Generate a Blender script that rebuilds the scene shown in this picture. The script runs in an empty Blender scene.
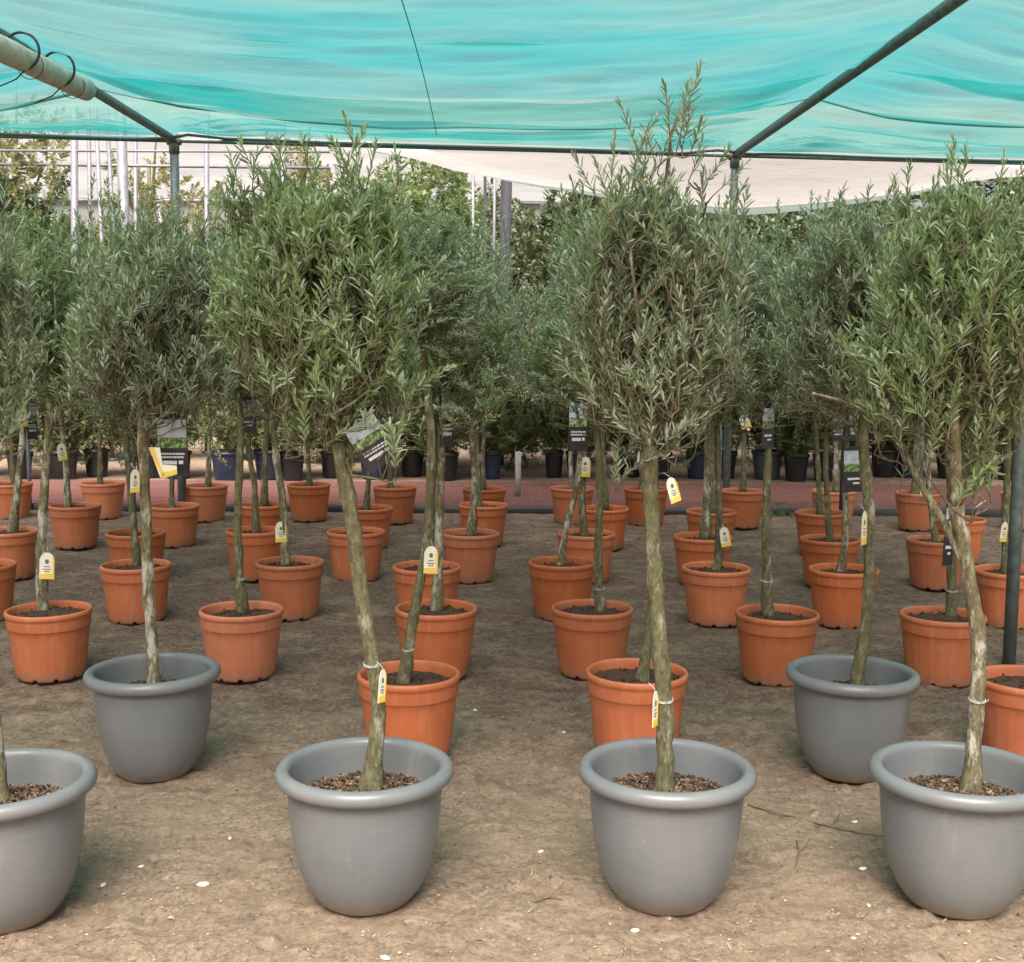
import bpy, math, random
import numpy as np
from mathutils import Vector, Matrix
SC = bpy.context.scene
COL = SC.collection
R = math.radians
# ------------------------------------------------------------------ camera
F = 1200.0; PITCH = 0.108; ROLL = 0.007; H = 1.6
CX, CY = 512.0, 481.0
cd = bpy.data.cameras.new('camera'); cam = bpy.data.objects.new('camera', cd); COL.objects.link(cam)
cd.sensor_width = 36; cd.lens = F / 1024 * 36; cd.clip_start = 0.05; cd.clip_end = 3000
fw = Vector((0, math.cos(PITCH), -math.sin(PITCH))); up0 = Vector((0, math.sin(PITCH), math.cos(PITCH))); rt0 = Vector((1, 0, 0))
rt = rt0 * math.cos(ROLL) + up0 * math.sin(ROLL); up = up0 * math.cos(ROLL) - rt0 * math.sin(ROLL)
M = Matrix((rt, up, -fw)).transposed().to_4x4(); M.translation = Vector((0, 0, H))
cam.matrix_world = M; SC.camera = cam
# ------------------------------------------------------------------ light
SUN_EL, SUN_AZ = R(56), R(186)          # azimuth clockwise from +Y
w = bpy.data.worlds.new('World'); SC.world = w; w.use_nodes = True
nt = w.node_tree; bg = nt.nodes['Background']; sk = nt.nodes.new('ShaderNodeTexSky')
sk.sky_type = 'NISHITA'; sk.sun_disc = False; sk.sun_elevation = SUN_EL; sk.sun_rotation = SUN_AZ
sk.air_density = 1.0; sk.dust_density = 6.0; sk.ozone_density = 0.6
oc_ = nt.nodes.new('ShaderNodeMixRGB'); oc_.blend_type = 'MULTIPLY'; oc_.inputs[0].default_value = 1; oc_.inputs[2].default_value = (1.0, 0.90, 0.81, 1)   # thin overcast: whiter than a clear sky
nt.links.new(sk.outputs[0], oc_.inputs[1]); nt.links.new(oc_.outputs[0], bg.inputs[0]); bg.inputs[1].default_value = 0.10
sd = bpy.data.lights.new('sun', 'SUN'); sun = bpy.data.objects.new('sun', sd); COL.objects.link(sun)
sd.energy = 3.2; sd.angle = R(40); sd.color = (1.0, 0.95, 0.89)
sdir = Vector((math.sin(SUN_AZ) * math.cos(SUN_EL), math.cos(SUN_AZ) * math.cos(SUN_EL), math.sin(SUN_EL)))
sun.rotation_euler = sdir.to_track_quat('Z', 'Y').to_euler(); sun.location = sdir * 30
SC.view_settings.view_transform = 'Standard'; SC.view_settings.look = 'None'
SC.view_settings.gamma = 1; SC.view_settings.exposure = 1.52
SC.view_settings.use_curve_mapping = False
try:
    SC.cycles.transparent_max_bounces = 6; SC.cycles.use_light_tree = False; SC.cycles.max_bounces = 4
    SC.cycles.diffuse_bounces = 3; SC.cycles.transmission_bounces = 3; SC.cycles.glossy_bounces = 1; SC.cycles.caustics_reflective = False; SC.cycles.caustics_refractive = False; SC.cycles.use_denoising = True
except Exception: pass

# ------------------------------------------------------------------ helpers
def ray(px, py):
    return (fw + rt * ((px - CX) / F) + up * ((CY - py) / F))
def at_y(px, py, Y):
    d = ray(px, py); t = Y / d.y; return Vector((0, 0, H)) + d * t
def at_z(px, py, Z=0.0):
    d = ray(px, py); t = (Z - H) / d.z; return Vector((0, 0, H)) + d * t
def pxm(Y):                       # metres per pixel at distance Y
    return Y / F * 1.01

def new_mat(name):
    m = bpy.data.materials.new(name); m.use_nodes = True
    return m, m.node_tree, m.node_tree.nodes['Principled BSDF']
def N(t, kind, **kw):
    n = t.nodes.new('ShaderNode' + kind)
    for k, v in kw.items():
        if k in n.inputs: n.inputs[k].default_value = v
        else: setattr(n, k, v)
    return n
def L(t, a, b): t.links.new(a, b)
def coords(t, scale=(1, 1, 1), kind='Object'):
    c = N(t, 'TexCoord'); mp = N(t, 'Mapping'); mp.inputs['Scale'].default_value = scale
    L(t, c.outputs[kind], mp.inputs[0]); return mp.outputs[0]
def ramp(t, src, stops):
    r = N(t, 'ValToRGB'); e = r.color_ramp.elements
    while len(e) < len(stops): e.new(0.5)
    for i, (p, c) in enumerate(stops):
        e[i].position = p; e[i].color = (*c, 1) if len(c) == 3 else c
    L(t, src, r.inputs[0]); return r.outputs[0]
def noise(t, vec, scale, detail=4, rough=0.55):
    n = N(t, 'TexNoise'); n.inputs['Scale'].default_value = scale; n.inputs['Detail'].default_value = detail
    n.inputs['Roughness'].default_value = rough
    if vec is not None: L(t, vec, n.inputs['Vector'])
    return n.outputs['Fac']
def mixc(t, fac, a, b, mode='MIX'):
    m = N(t, 'MixRGB'); m.blend_type = mode
    for i, v in enumerate((fac, a, b)):
        if hasattr(v, 'is_output'): L(t, v, m.inputs[i])
        elif i == 0: m.inputs[0].default_value = v
        else: m.inputs[i].default_value = (*v, 1)
    return m.outputs[0]
def bump(t, b, h, strength=0.3, dist=0.01, prev=None):
    n = N(t, 'Bump'); n.inputs['Strength'].default_value = strength; n.inputs['Distance'].default_value = dist
    L(t, h, n.inputs['Height'])
    if prev is not None: L(t, prev, n.inputs['Normal'])
    if b is not None: L(t, n.outputs[0], b.inputs['Normal'])
    return n.outputs[0]
def plain(name, c, rough=0.5, metal=0.0, var=0.15, scale=12, bmp=0.0):
    m, t, b = new_mat(name); v = coords(t)
    n = noise(t, v, scale)
    lo = tuple(x * (1 - var) for x in c); hi = tuple(min(1, x * (1 + var)) for x in c)
    L(t, ramp(t, n, [(0.3, lo), (0.7, hi)]), b.inputs['Base Color'])
    b.inputs['Roughness'].default_value = rough; b.inputs['Metallic'].default_value = metal
    if bmp: bump(t, b, noise(t, v, scale * 8), bmp, 0.003)
    return m

class MB:
    """collects vertices and faces for one mesh"""
    def __init__(s): s.v = []; s.f = []; s.mi = []; s.a = []; s.n = 0
    def add(s, V, Fc, mi=0, a=0.0):
        V = np.asarray(V, float).reshape(-1, 3); s.v.append(V)
        for f in Fc: s.f.append([i + s.n for i in f]); s.mi.append(mi)
        s.a.append(np.full(len(V), a) if np.isscalar(a) else np.asarray(a)); s.n += len(V)
    def box(s, c, size, rot=None, mi=0, a=0.0):
        x, y, z = [k / 2 for k in size]
        V = np.array([(i, j, k) for i in (-x, x) for j in (-y, y) for k in (-z, z)])
        if rot is not None: V = V @ np.array(rot.to_3x3()).T
        s.add(V + np.array(c), [(0, 1, 3, 2), (4, 6, 7, 5), (0, 4, 5, 1), (2, 3, 7, 6), (0, 2, 6, 4), (1, 5, 7, 3)], mi, a)
    def tube(s, P, Rr, seg=8, mi=0, cap=True, a=0.0):
        P = [Vector(p) for p in P]; n = len(P)
        if not hasattr(Rr, '__len__'): Rr = [Rr] * n
        V = []; ref = None
        for i in range(n):
            d = (P[min(i + 1, n - 1)] - P[max(i - 1, 0)])
            d = d.normalized() if d.length > 1e-9 else Vector((0, 0, 1))
            if ref is None: ref = d.orthogonal().normalized()
            ref = (ref - d * ref.dot(d)); ref = ref.normalized() if ref.length > 1e-6 else d.orthogonal().normalized()
            b = d.cross(ref)
            for k in range(seg):
                t = 2 * math.pi * k / seg
                V.append(P[i] + (ref * math.cos(t) + b * math.sin(t)) * Rr[i])
        Fc = [(i * seg + k, i * seg + (k + 1) % seg, (i + 1) * seg + (k + 1) % seg, (i + 1) * seg + k) for i in range(n - 1) for k in range(seg)]
        if cap: Fc += [tuple(range(seg))[::-1], tuple((n - 1) * seg + k for k in range(seg))]
        s.add([tuple(v) for v in V], Fc, mi, a)
    def lathe(s, prof, seg=64, mi=0, fn=None, close=False):
        V = []
        for (r, z) in prof:
            for k in range(seg):
                t = 2 * math.pi * k / seg; rr, zz = (r, z) if fn is None else fn(r, z, t)
                V.append((rr * math.cos(t), rr * math.sin(t), zz))
        n = len(prof)
        Fc = [(i * seg + k, i * seg + (k + 1) % seg, (i + 1) * seg + (k + 1) % seg, (i + 1) * seg + k) for i in range(n - 1) for k in range(seg)]
        if close: Fc += [tuple((n - 1) * seg + k for k in range(seg))]
        s.add(V, Fc, mi)
    def build(s, name, mats, parent=None, smooth=True, loc=None, attr=False):
        me = bpy.data.meshes.new(name)
        V = np.concatenate(s.v) if s.v else np.zeros((0, 3))
        me.from_pydata(V.tolist(), [], s.f)
        if not isinstance(mats, (list, tuple)): mats = [mats]
        for m in mats: me.materials.append(m)
        if len(mats) > 1: me.polygons.foreach_set('material_index', s.mi)
        if smooth: me.polygons.foreach_set('use_smooth', [True] * len(me.polygons))
        if attr:
            at = me.attributes.new('rnd', 'FLOAT', 'POINT'); at.data.foreach_set('value', np.concatenate(s.a))
        me.update()
        return link(name, me, parent, loc)
def link(name, me, parent=None, loc=None):
    o = bpy.data.objects.new(name, me); COL.objects.link(o)
    if parent is not None: o.parent = parent
    if loc is not None: o.location = loc
    return o
def fast_mesh(name, V, Q, mats, rnd=None, mi=None, smooth=False):
    """V (n,3), Q (m,4) numpy"""
    me = bpy.data.meshes.new(name); me.vertices.add(len(V)); me.vertices.foreach_set('co', V.astype(np.float32).ravel())
    me.loops.add(Q.size); me.loops.foreach_set('vertex_index', Q.astype(np.int32).ravel())
    me.polygons.add(len(Q)); me.polygons.foreach_set('loop_start', np.arange(0, Q.size, Q.shape[1], dtype=np.int32))
    if not isinstance(mats, (list, tuple)): mats = [mats]
    for m in mats: me.materials.append(m)
    if mi is not None: me.polygons.foreach_set('material_index', mi.astype(np.int32))
    if smooth: me.polygons.foreach_set('use_smooth', np.ones(len(Q), bool))
    me.update(calc_edges=True)
    if rnd is not None:
        at = me.attributes.new('rnd', 'FLOAT', 'POINT'); at.data.foreach_set('value', rnd.astype(np.float32))
    me.validate(); return me
def tag(o, label=None, cat=None, group=None, kind=None):
    if label: o['label'] = label
    if cat: o['category'] = cat
    if group: o['group'] = group
    if kind: o['kind'] = kind
    return o
def thing(name, loc, label, cat, group=None, kind=None):
    o = bpy.data.objects.new(name, None); COL.objects.link(o); o.location = loc; o.empty_display_size = 0.1
    return tag(o, label, cat, group, kind)
def smooth_path(P, n=6):
    P = [Vector(p) for p in P]
    if len(P) < 3: return [P[0].lerp(P[-1], i / (2 * n)) for i in range(2 * n + 1)]
    Q = [P[0] * 2 - P[1]] + P + [P[-1] * 2 - P[-2]]; out = []
    for i in range(1, len(Q) - 2):
        for k in range(n):
            t = k / n; a, b, c, d = Q[i - 1], Q[i], Q[i + 1], Q[i + 2]
            out.append(0.5 * ((2 * b) + (c - a) * t + (2 * a - 5 * b + 4 * c - d) * t * t + (-a + 3 * b - 3 * c + d) * t ** 3))
    out.append(P[-1]); return out
def vnoise(X, Y, cell, seed):
    rg = np.random.RandomState(seed); G = rg.rand(256, 256)
    x = X / cell + 1000.3; y = Y / cell + 1000.7; xi = np.floor(x).astype(int); yi = np.floor(y).astype(int)
    fx = x - xi; fy = y - yi; fx = fx * fx * (3 - 2 * fx); fy = fy * fy * (3 - 2 * fy)
    g = lambda a, b: G[a % 256, b % 256]
    return (g(xi, yi) * (1 - fx) + g(xi + 1, yi) * fx) * (1 - fy) + (g(xi, yi + 1) * (1 - fx) + g(xi + 1, yi + 1) * fx) * fy

# ------------------------------------------------------------------ materials
def mat_leaf(name, top, under, trans=0.25, young=(0.16, 0.24, 0.06), rough=0.42):
    m, t, b = new_mat(name)
    at = N(t, 'Attribute'); at.attribute_name = 'rnd'
    v = coords(t); cl = noise(t, v, 3.0, 2)
    c1 = ramp(t, at.outputs['Fac'], [(0.0, tuple(x * 0.6 for x in top)), (0.45, top), (0.8, tuple(x * 1.5 for x in top)), (1.0, young)])
    c2 = mixc(t, ramp(t, cl, [(0.38, (0, 0, 0)), (0.65, (1, 1, 1))]), c1, mixc(t, 0.45, c1, young))
    ge = N(t, 'NewGeometry')
    c3 = mixc(t, ge.outputs['Backfacing'], c2, under)
    L(t, c3, b.inputs['Base Color']); b.inputs['Roughness'].default_value = rough
    b.inputs['Specular IOR Level'].default_value = 0.5
    tr = N(t, 'BsdfTranslucent'); L(t, mixc(t, 0.6, c3, (0.42, 0.50, 0.20)), tr.inputs[0])
    ms = N(t, 'MixShader'); ms.inputs[0].default_value = trans
    L(t, b.outputs[0], ms.inputs[1]); L(t, tr.outputs[0], ms.inputs[2])
    L(t, ms.outputs[0], t.nodes['Material Output'].inputs[0]); return m
M_leaf = mat_leaf('olive_leaf', (0.20, 0.265, 0.165), (0.46, 0.50, 0.42), 0.42, young=(0.33, 0.42, 0.19))
M_leafg = mat_leaf('olive_leaf_greener', (0.19, 0.28, 0.13), (0.42, 0.49, 0.35), 0.42, young=(0.33, 0.47, 0.15))
M_shrub = mat_leaf('shrub_leaf', (0.11, 0.17, 0.07), (0.18, 0.24, 0.11), 0.32, young=(0.20, 0.28, 0.085))
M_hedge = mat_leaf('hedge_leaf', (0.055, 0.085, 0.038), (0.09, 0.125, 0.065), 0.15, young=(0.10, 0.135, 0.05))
M_red = mat_leaf('reddish_leaf', (0.17, 0.19, 0.08), (0.26, 0.26, 0.15), 0.35, young=(0.38, 0.22, 0.10))

def mat_bark(name, base, pale, amt):
    m, t, b = new_mat(name); v = coords(t, (1, 1, 0.45))
    n1 = noise(t, v, 60, 8, 0.75); n2 = noise(t, coords(t, (1, 1, .35)), 20, 8, 0.75); n3 = noise(t, coords(t, (1, 1, 0.4)), 70, 3)
    c = ramp(t, n1, [(0.32, tuple(x * 0.35 for x in base)), (0.5, base), (0.66, tuple(x * 1.7 for x in base))])
    c = mixc(t, ramp(t, n2, [(amt, (0, 0, 0)), (amt + 0.1, (1, 1, 1))]), c, pale)
    c = mixc(t, ramp(t, n3, [(0.62, (0, 0, 0)), (0.7, (0.7, 0.7, 0.7))]), c, tuple(x * 0.8 for x in pale))
    L(t, c, b.inputs['Base Color']); b.inputs['Roughness'].default_value = 0.85
    bump(t, b, n1, 0.9, 0.01); return m
M_bark = mat_bark('olive_bark', (0.12, 0.112, 0.056), (0.34, 0.335, 0.25), 0.54)
M_bark2 = mat_bark('olive_bark_pale', (0.145, 0.125, 0.065), (0.50, 0.48, 0.41), 0.50)
M_twig = mat_bark('twig_bark', (0.17, 0.135, 0.085), (0.3, 0.27, 0.2), 0.60)

def mat_orange():
    m, t, b = new_mat('orange_plastic'); oi = N(t, 'ObjectInfo')
    v = coords(t); v2 = coords(t, (1, 1, 0.15))
    n = noise(t, v, 9, 4); st = noise(t, v2, 30, 4, 0.6)
    c = ramp(t, n, [(0.3, (0.47, 0.135, 0.055)), (0.7, (0.57, 0.17, 0.07))])
    c = mixc(t, ramp(t, st, [(0.5, (0, 0, 0)), (0.75, (0.3, 0.3, 0.3))]), c, (0.60, 0.32, 0.21))
    hsv = N(t, 'HueSaturation'); L(t, c, hsv.inputs['Color'])
    mr = N(t, 'MapRange'); mr.inputs['To Min'].default_value = 0.80; mr.inputs['To Max'].default_value = 1.15; m7 = N(t, 'Math'); m7.operation = 'MULTIPLY'; m7.inputs[1].default_value = 7.13; L(t, oi.outputs['Random'], m7.inputs[0]); f7 = N(t, 'Math'); f7.operation = 'FRACT'; L(t, m7.outputs[0], f7.inputs[0]); mS = N(t, 'MapRange'); mS.inputs['To Min'].default_value = 0.93; mS.inputs['To Max'].default_value = 1.03; L(t, f7.outputs[0], mS.inputs[0]); L(t, mS.outputs[0], hsv.inputs['Saturation'])
    L(t, oi.outputs['Random'], mr.inputs[0]); L(t, mr.outputs[0], hsv.inputs['Value'])
    # dust and splashed soil along the foot
    sp = N(t, 'SeparateXYZ'); L(t, v, sp.inputs[0])
    zz = N(t, 'MapRange'); zz.inputs['From Min'].default_value = 0.09; zz.inputs['From Max'].default_value = 0.0
    L(t, sp.outputs[2], zz.inputs[0])
    mu = N(t, 'Math'); mu.operation = 'MULTIPLY'; L(t, zz.outputs[0], mu.inputs[0]); L(t, ramp(t, noise(t, v, 25, 5), [(0.35, (0, 0, 0)), (0.6, (0.9, 0.9, 0.9))]), mu.inputs[1])
    c = mixc(t, mu.outputs[0], hsv.outputs[0], (0.27, 0.19, 0.13))
    L(t, c, b.inputs['Base Color']); b.inputs['Roughness'].default_value = 0.48
    bump(t, b, noise(t, v, 60, 3), 0.06, 0.002); return m
M_orange = mat_orange()
def mat_grey():
    m, t, b = new_mat('grey_glazed_pot'); v = coords(t); v2 = coords(t, (0.6, 0.6, 9))
    n = noise(t, v, 5, 4); st = noise(t, v2, 14, 5, 0.65)
    c = ramp(t, n, [(0.3, (0.132, 0.144, 0.154)), (0.7, (0.152, 0.165, 0.176))])
    c = mixc(t, ramp(t, st, [(0.45, (0, 0, 0)), (0.7, (0.25, 0.25, 0.25))]), c, (0.19, 0.202, 0.212))
    sc = noise(t, coords(t, (1, 1, 1)), 55, 3)
    c = mixc(t, ramp(t, sc, [(0.71, (0, 0, 0)), (0.74, (0.5, 0.5, 0.5))]), c, (0.3, 0.29, 0.27))
    sp = N(t, 'SeparateXYZ'); L(t, v, sp.inputs[0])
    zz = N(t, 'MapRange'); zz.inputs['From Min'].default_value = 0.07; zz.inputs['From Max'].default_value = 0.0
    L(t, sp.outputs[2], zz.inputs[0])
    mu = N(t, 'Math'); mu.operation = 'MULTIPLY'; L(t, zz.outputs[0], mu.inputs[0]); L(t, ramp(t, noise(t, v, 22, 5), [(0.30, (0, 0, 0)), (0.55, (0.95, 0.95, 0.95))]), mu.inputs[1])
    c = mixc(t, mu.outputs[0], c, (0.27, 0.205, 0.145))
    dst = noise(t, coords(t, (1, 1, .5)), 3.2, 7, .7); c = mixc(t, ramp(t, dst, [(0.5, (0, 0, 0)), (0.72, (.35, .35, .35))]), c, (0.24, 0.225, 0.20))
    stn = noise(t, coords(t, (1, 1, .08)), 26, 5, .7); c = mixc(t, ramp(t, stn, [(0.60, (0, 0, 0)), (0.74, (.28, .28, .28))]), c, (0.26, 0.26, 0.255))
    L(t, c, b.inputs['Base Color']); b.inputs['Roughness'].default_value = 0.42
    L(t, ramp(t, n, [(0.3, (0.26, 0.26, 0.26)), (0.7, (0.42, 0.42, 0.42))]), b.inputs['Roughness'])
    bump(t, b, st, 0.12, 0.003); return m
M_grey = mat_grey()
M_rim = None
def mat_soil():
    m, t, b = new_mat('potting_soil'); v = coords(t)
    n = noise(t, v, 60, 6, 0.7); n2 = noise(t, v, 200, 3)
    c = ramp(t, n, [(0.3, (0.03, 0.014, 0.008)), (0.55, (0.085, 0.042, 0.025)), (0.75, (0.16, 0.085, 0.05))])
    c = mixc(t, ramp(t, n2, [(0.66, (0, 0, 0)), (0.7, (0.8, 0.8, 0.8))]), c, (0.3, 0.22, 0.15))
    L(t, c, b.inputs['Base Color']); b.inputs['Roughness'].default_value = 0.95
    bump(t, b, n, 1.0, 0.015); return m
M_soil = mat_soil()
def mat_chip():
    m, t, b = new_mat('bark_chips'); at = N(t, 'Attribute'); at.attribute_name = 'rnd'
    c = ramp(t, at.outputs['Fac'], [(0.0, (0.02, 0.013, 0.009)), (0.4, (0.06, 0.036, 0.022)), (0.75, (0.13, 0.083, 0.052)), (1.0, (0.27, 0.19, 0.12))])
    L(t, c, b.inputs['Base Color']); b.inputs['Roughness'].default_value = 0.85; return m
M_chip = mat_chip()
def mat_ground():
    m, t, b = new_mat('sandy_ground'); v = coords(t)
    big = noise(t, v, 0.9, 5, 0.6); med = noise(t, v, 6, 8, 0.7); fine = noise(t, v, 60, 8, 0.8); vf = noise(t, v, 230, 5, 0.8)
    tan = ramp(t, fine, [(0.32, (0.21, 0.15, 0.105)), (0.48, (0.41, 0.31, 0.225)), (0.64, (0.60, 0.475, 0.36))])
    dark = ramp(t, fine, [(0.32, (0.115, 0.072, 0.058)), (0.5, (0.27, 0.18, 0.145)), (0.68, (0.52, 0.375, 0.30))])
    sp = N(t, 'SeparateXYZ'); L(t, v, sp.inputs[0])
    # damp, compost-stained soil, its colour also holding painted-in shade under the net, starts about 3.6 m out and ends behind the path
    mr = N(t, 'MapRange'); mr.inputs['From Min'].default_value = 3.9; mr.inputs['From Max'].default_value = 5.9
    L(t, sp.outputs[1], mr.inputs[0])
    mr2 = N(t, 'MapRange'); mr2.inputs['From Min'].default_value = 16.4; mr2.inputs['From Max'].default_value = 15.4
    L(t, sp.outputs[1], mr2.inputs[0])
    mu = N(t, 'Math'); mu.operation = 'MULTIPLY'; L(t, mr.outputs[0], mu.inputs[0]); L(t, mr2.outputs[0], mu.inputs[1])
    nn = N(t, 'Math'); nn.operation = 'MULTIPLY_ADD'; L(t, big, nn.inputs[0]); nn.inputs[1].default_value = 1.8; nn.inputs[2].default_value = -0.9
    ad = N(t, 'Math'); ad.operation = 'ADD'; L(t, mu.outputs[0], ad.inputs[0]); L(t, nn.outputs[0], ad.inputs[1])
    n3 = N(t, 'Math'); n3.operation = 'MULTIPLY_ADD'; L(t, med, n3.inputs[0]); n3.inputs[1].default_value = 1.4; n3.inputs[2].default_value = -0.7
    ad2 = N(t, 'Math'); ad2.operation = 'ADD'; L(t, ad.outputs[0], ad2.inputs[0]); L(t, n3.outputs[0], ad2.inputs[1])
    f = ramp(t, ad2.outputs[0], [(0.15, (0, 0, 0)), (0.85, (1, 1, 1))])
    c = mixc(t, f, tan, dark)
    cl1 = noise(t, v, 14, 7, 0.75); cl2 = noise(t, coords(t, (1, 1.6, 1)), 2.6, 6, 0.7); cl3 = noise(t, v, 33, 6, 0.8)
    c = mixc(t, ramp(t, cl2, [(0.47, (0, 0, 0)), (0.60, (0.6, 0.6, 0.6))]), c, mixc(t, fine, (0.40, 0.29, 0.20), (0.60, 0.47, 0.35)))
    m9 = N(t, 'Math'); m9.operation = 'MULTIPLY'; L(t, ramp(t, cl1, [(0.50, (0, 0, 0)), (0.60, (0.6, 0.6, 0.6))]), m9.inputs[0]); L(t, ramp(t, f, [(0, (.28, .28, .28)), (.8, (1, 1, 1))]), m9.inputs[1])
    c = mixc(t, m9.outputs[0], c, mixc(t, fine, (0.07, 0.047, 0.036), (0.21, 0.15, 0.115)))
    c = mixc(t, ramp(t, cl3, [(0.56, (0, 0, 0)), (0.64, (0.6, 0.6, 0.6))]), c, (0.56, 0.45, 0.34))
    c = mixc(t, ramp(t, cl3, [(0.36, (0.6, 0.6, 0.6)), (0.43, (0, 0, 0))]), c, (0.10, 0.066, 0.045))
    c = mixc(t, ramp(t, med, [(0.5, (0, 0, 0)), (0.7, (0.5, 0.5, 0.5))]), c, (0.24, 0.165, 0.11))
    c = mixc(t, ramp(t, vf, [(0.62, (0, 0, 0)), (0.70, (0.6, 0.6, 0.6))]), c, (0.55, 0.45, 0.35))
    c = mixc(t, ramp(t, vf, [(0.30, (0.7, 0.7, 0.7)), (0.38, (0, 0, 0))]), c, (0.09, 0.06, 0.04))
    L(t, c, b.inputs['Base Color']); b.inputs['Roughness'].default_value = 0.95; b.inputs['Specular IOR Level'].default_value = 0.2
    p = bump(t, None, cl3, 1.0, 0.03); p = bump(t, None, fine, 1.0, 0.015, p); bump(t, b, vf, 0.6, 0.006, p); return m
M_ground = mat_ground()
def mat_brick():
    m, t, b = new_mat('red_brick_paving'); v = coords(t)
    bk = N(t, 'TexBrick'); L(t, v, bk.inputs['Vector']); bk.inputs['Scale'].default_value = 1
    bk.inputs['Brick Width'].default_value = 0.21; bk.inputs['Row Height'].default_value = 0.105; bk.inputs['Mortar Size'].default_value = 0.006
    bk.inputs['Color1'].default_value = (0.125, 0.036, 0.033, 1); bk.inputs['Color2'].default_value = (0.18, 0.058, 0.05, 1)
    bk.inputs['Mortar'].default_value = (0.16, 0.11, 0.09, 1)
    n = noise(t, v, 3, 5)
    c = mixc(t, ramp(t, n, [(0.42, (0, 0, 0)), (0.7, (0.6, 0.6, 0.6))]), bk.outputs[0], (0.13, 0.085, 0.068))
    L(t, c, b.inputs['Base Color']); b.inputs['Roughness'].default_value = 0.85
    bump(t, b, bk.outputs['Fac'], -0.4, 0.01); return m
M_brick = mat_brick()
M_blackplastic = plain('black_plastic', (0.018, 0.019, 0.021), 0.4)
M_navy = plain('navy_plastic', (0.022, 0.035, 0.07), 0.4)
M_slate = plain('slate_plastic', (0.05, 0.065, 0.095), 0.45)
M_galv = plain('galvanised_pipe', (0.13, 0.165, 0.165), 0.45, 0.35, 0.3, 20, 0.1)
M_galv2 = plain('weathered_pipe', (0.16, 0.19, 0.19), 0.5, 0.3, 0.35, 25, 0.1)
M_whitepost = plain('pale_steel', (0.17, 0.175, 0.205), 0.5, 0.1, 0.2, 9)
M_white2 = plain('whitewash', (0.34, 0.34, 0.32), 0.8, 0, 0.3, 20)
M_darkpost = plain('dark_post', (0.05, 0.055, 0.065), 0.5, 0.2, 0.3, 9)
M_pvc = plain('rolled_white_film', (0.50, 0.49, 0.41), 0.45, 0, 0.25, 16, 0.2)
M_tagw = plain('tag_paper', (0.74, 0.72, 0.6), 0.5, 0, 0.06)
M_tagy = plain('tag_yellow', (0.72, 0.52, 0.10), 0.5, 0, 0.1)
M_ink = plain('dark_print', (0.12, 0.13, 0.16), 0.5, 0, 0.1)
M_signdark = plain('sign_black', (0.014, 0.016, 0.026), 0.35)
M_signwhite = plain('sign_white', (0.62, 0.64, 0.70), 0.4, 0, 0.15, 60)
M_signblue = plain('sign_pale_sky', (0.40, 0.48, 0.55), 0.35, 0, 0.3, 25)
def mat_signgreen():
    m, t, b = new_mat('sign_hedge_picture'); v = coords(t); n = noise(t, v, 75, 3)
    L(t, ramp(t, n, [(0.35, (0.02, 0.045, 0.015)), (0.5, (0.09, 0.17, 0.05)), (0.65, (0.38, 0.5, 0.26))]), b.inputs['Base Color'])
    b.inputs['Roughness'].default_value = 0.35; return m
M_signgreen = mat_signgreen()
M_tie = plain('tie_wire', (0.45, 0.45, 0.43), 0.4)
M_film = None
def mat_cloth(name, c_sat, c_grey, hole, tl, weave=400, stretch=(0.28, 1.3, 1), lo=0.38, hi=0.62, patch=0.6):
    """shade cloth: woven tape with real gaps (transparent), the tape itself translucent"""
    m, t, b = new_mat(name); v = coords(t, stretch); v0 = coords(t)
    n = noise(t, v, 0.9, 6, 0.55); n2 = noise(t, coords(t, (0.8, 1.5, 1)), 1.6, 8, 0.6); n3 = noise(t, coords(t, (3, 60, 1)), 3, 3, 0.6)
    c = mixc(t, ramp(t, n, [(lo, (0, 0, 0)), (hi, (1, 1, 1))]), c_sat, c_grey)
    c = mixc(t, ramp(t, n2, [(0.35, (0, 0, 0)), (0.7, (patch, patch, patch))]), c, c_grey)
    c = mixc(t, ramp(t, n3, [(0.4, (0, 0, 0)), (0.8, (0.16, 0.16, 0.16))]), c, tuple(x * 0.65 for x in c_grey))
    df = N(t, 'BsdfDiffuse'); L(t, c, df.inputs[0])
    tr = N(t, 'BsdfTranslucent'); L(t, c, tr.inputs[0])
    m1 = N(t, 'MixShader'); m1.inputs[0].default_value = tl; L(t, df.outputs[0], m1.inputs[1]); L(t, tr.outputs[0], m1.inputs[2])
    tp = N(t, 'BsdfTransparent'); m2 = N(t, 'MixShader')
    hs = ramp(t, n3, [(0.3, (hole * 1.08,) * 3), (0.7, (hole * 0.92,) * 3)])
    L(t, hs, m2.inputs[0]); L(t, m1.outputs[0], m2.inputs[1]); L(t, tp.outputs[0], m2.inputs[2])
    bp = bump(t, None, n2, 0.5, 0.08); L(t, bp, df.inputs['Normal']); L(t, bp, tr.inputs['Normal'])
    L(t, m2.outputs[0], t.nodes['Material Output'].inputs[0]); t.nodes.remove(b); return m
M_net = mat_cloth('teal_shade_cloth', (0.002, 0.215, 0.215), (0.085, 0.235, 0.215), 0.25, 0.8, stretch=(0.4, 0.9, 1), lo=0.42, hi=0.58, patch=.45)
M_netedge = mat_cloth('teal_hem', (0.02, 0.12, 0.12), (0.10, 0.2, 0.19), 0.0, 0.4)
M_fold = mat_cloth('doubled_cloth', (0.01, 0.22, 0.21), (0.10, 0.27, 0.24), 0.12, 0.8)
M_netwhite = mat_cloth('bleached_shade_cloth', (0.37, 0.355, 0.345), (0.41, 0.40, 0.39), 0.06, 0.6)
M_nethem = mat_cloth('greenish_hem', (0.45, 0.66, 0.6), (0.6, 0.72, 0.68), 0.05, 0.7)
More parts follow.
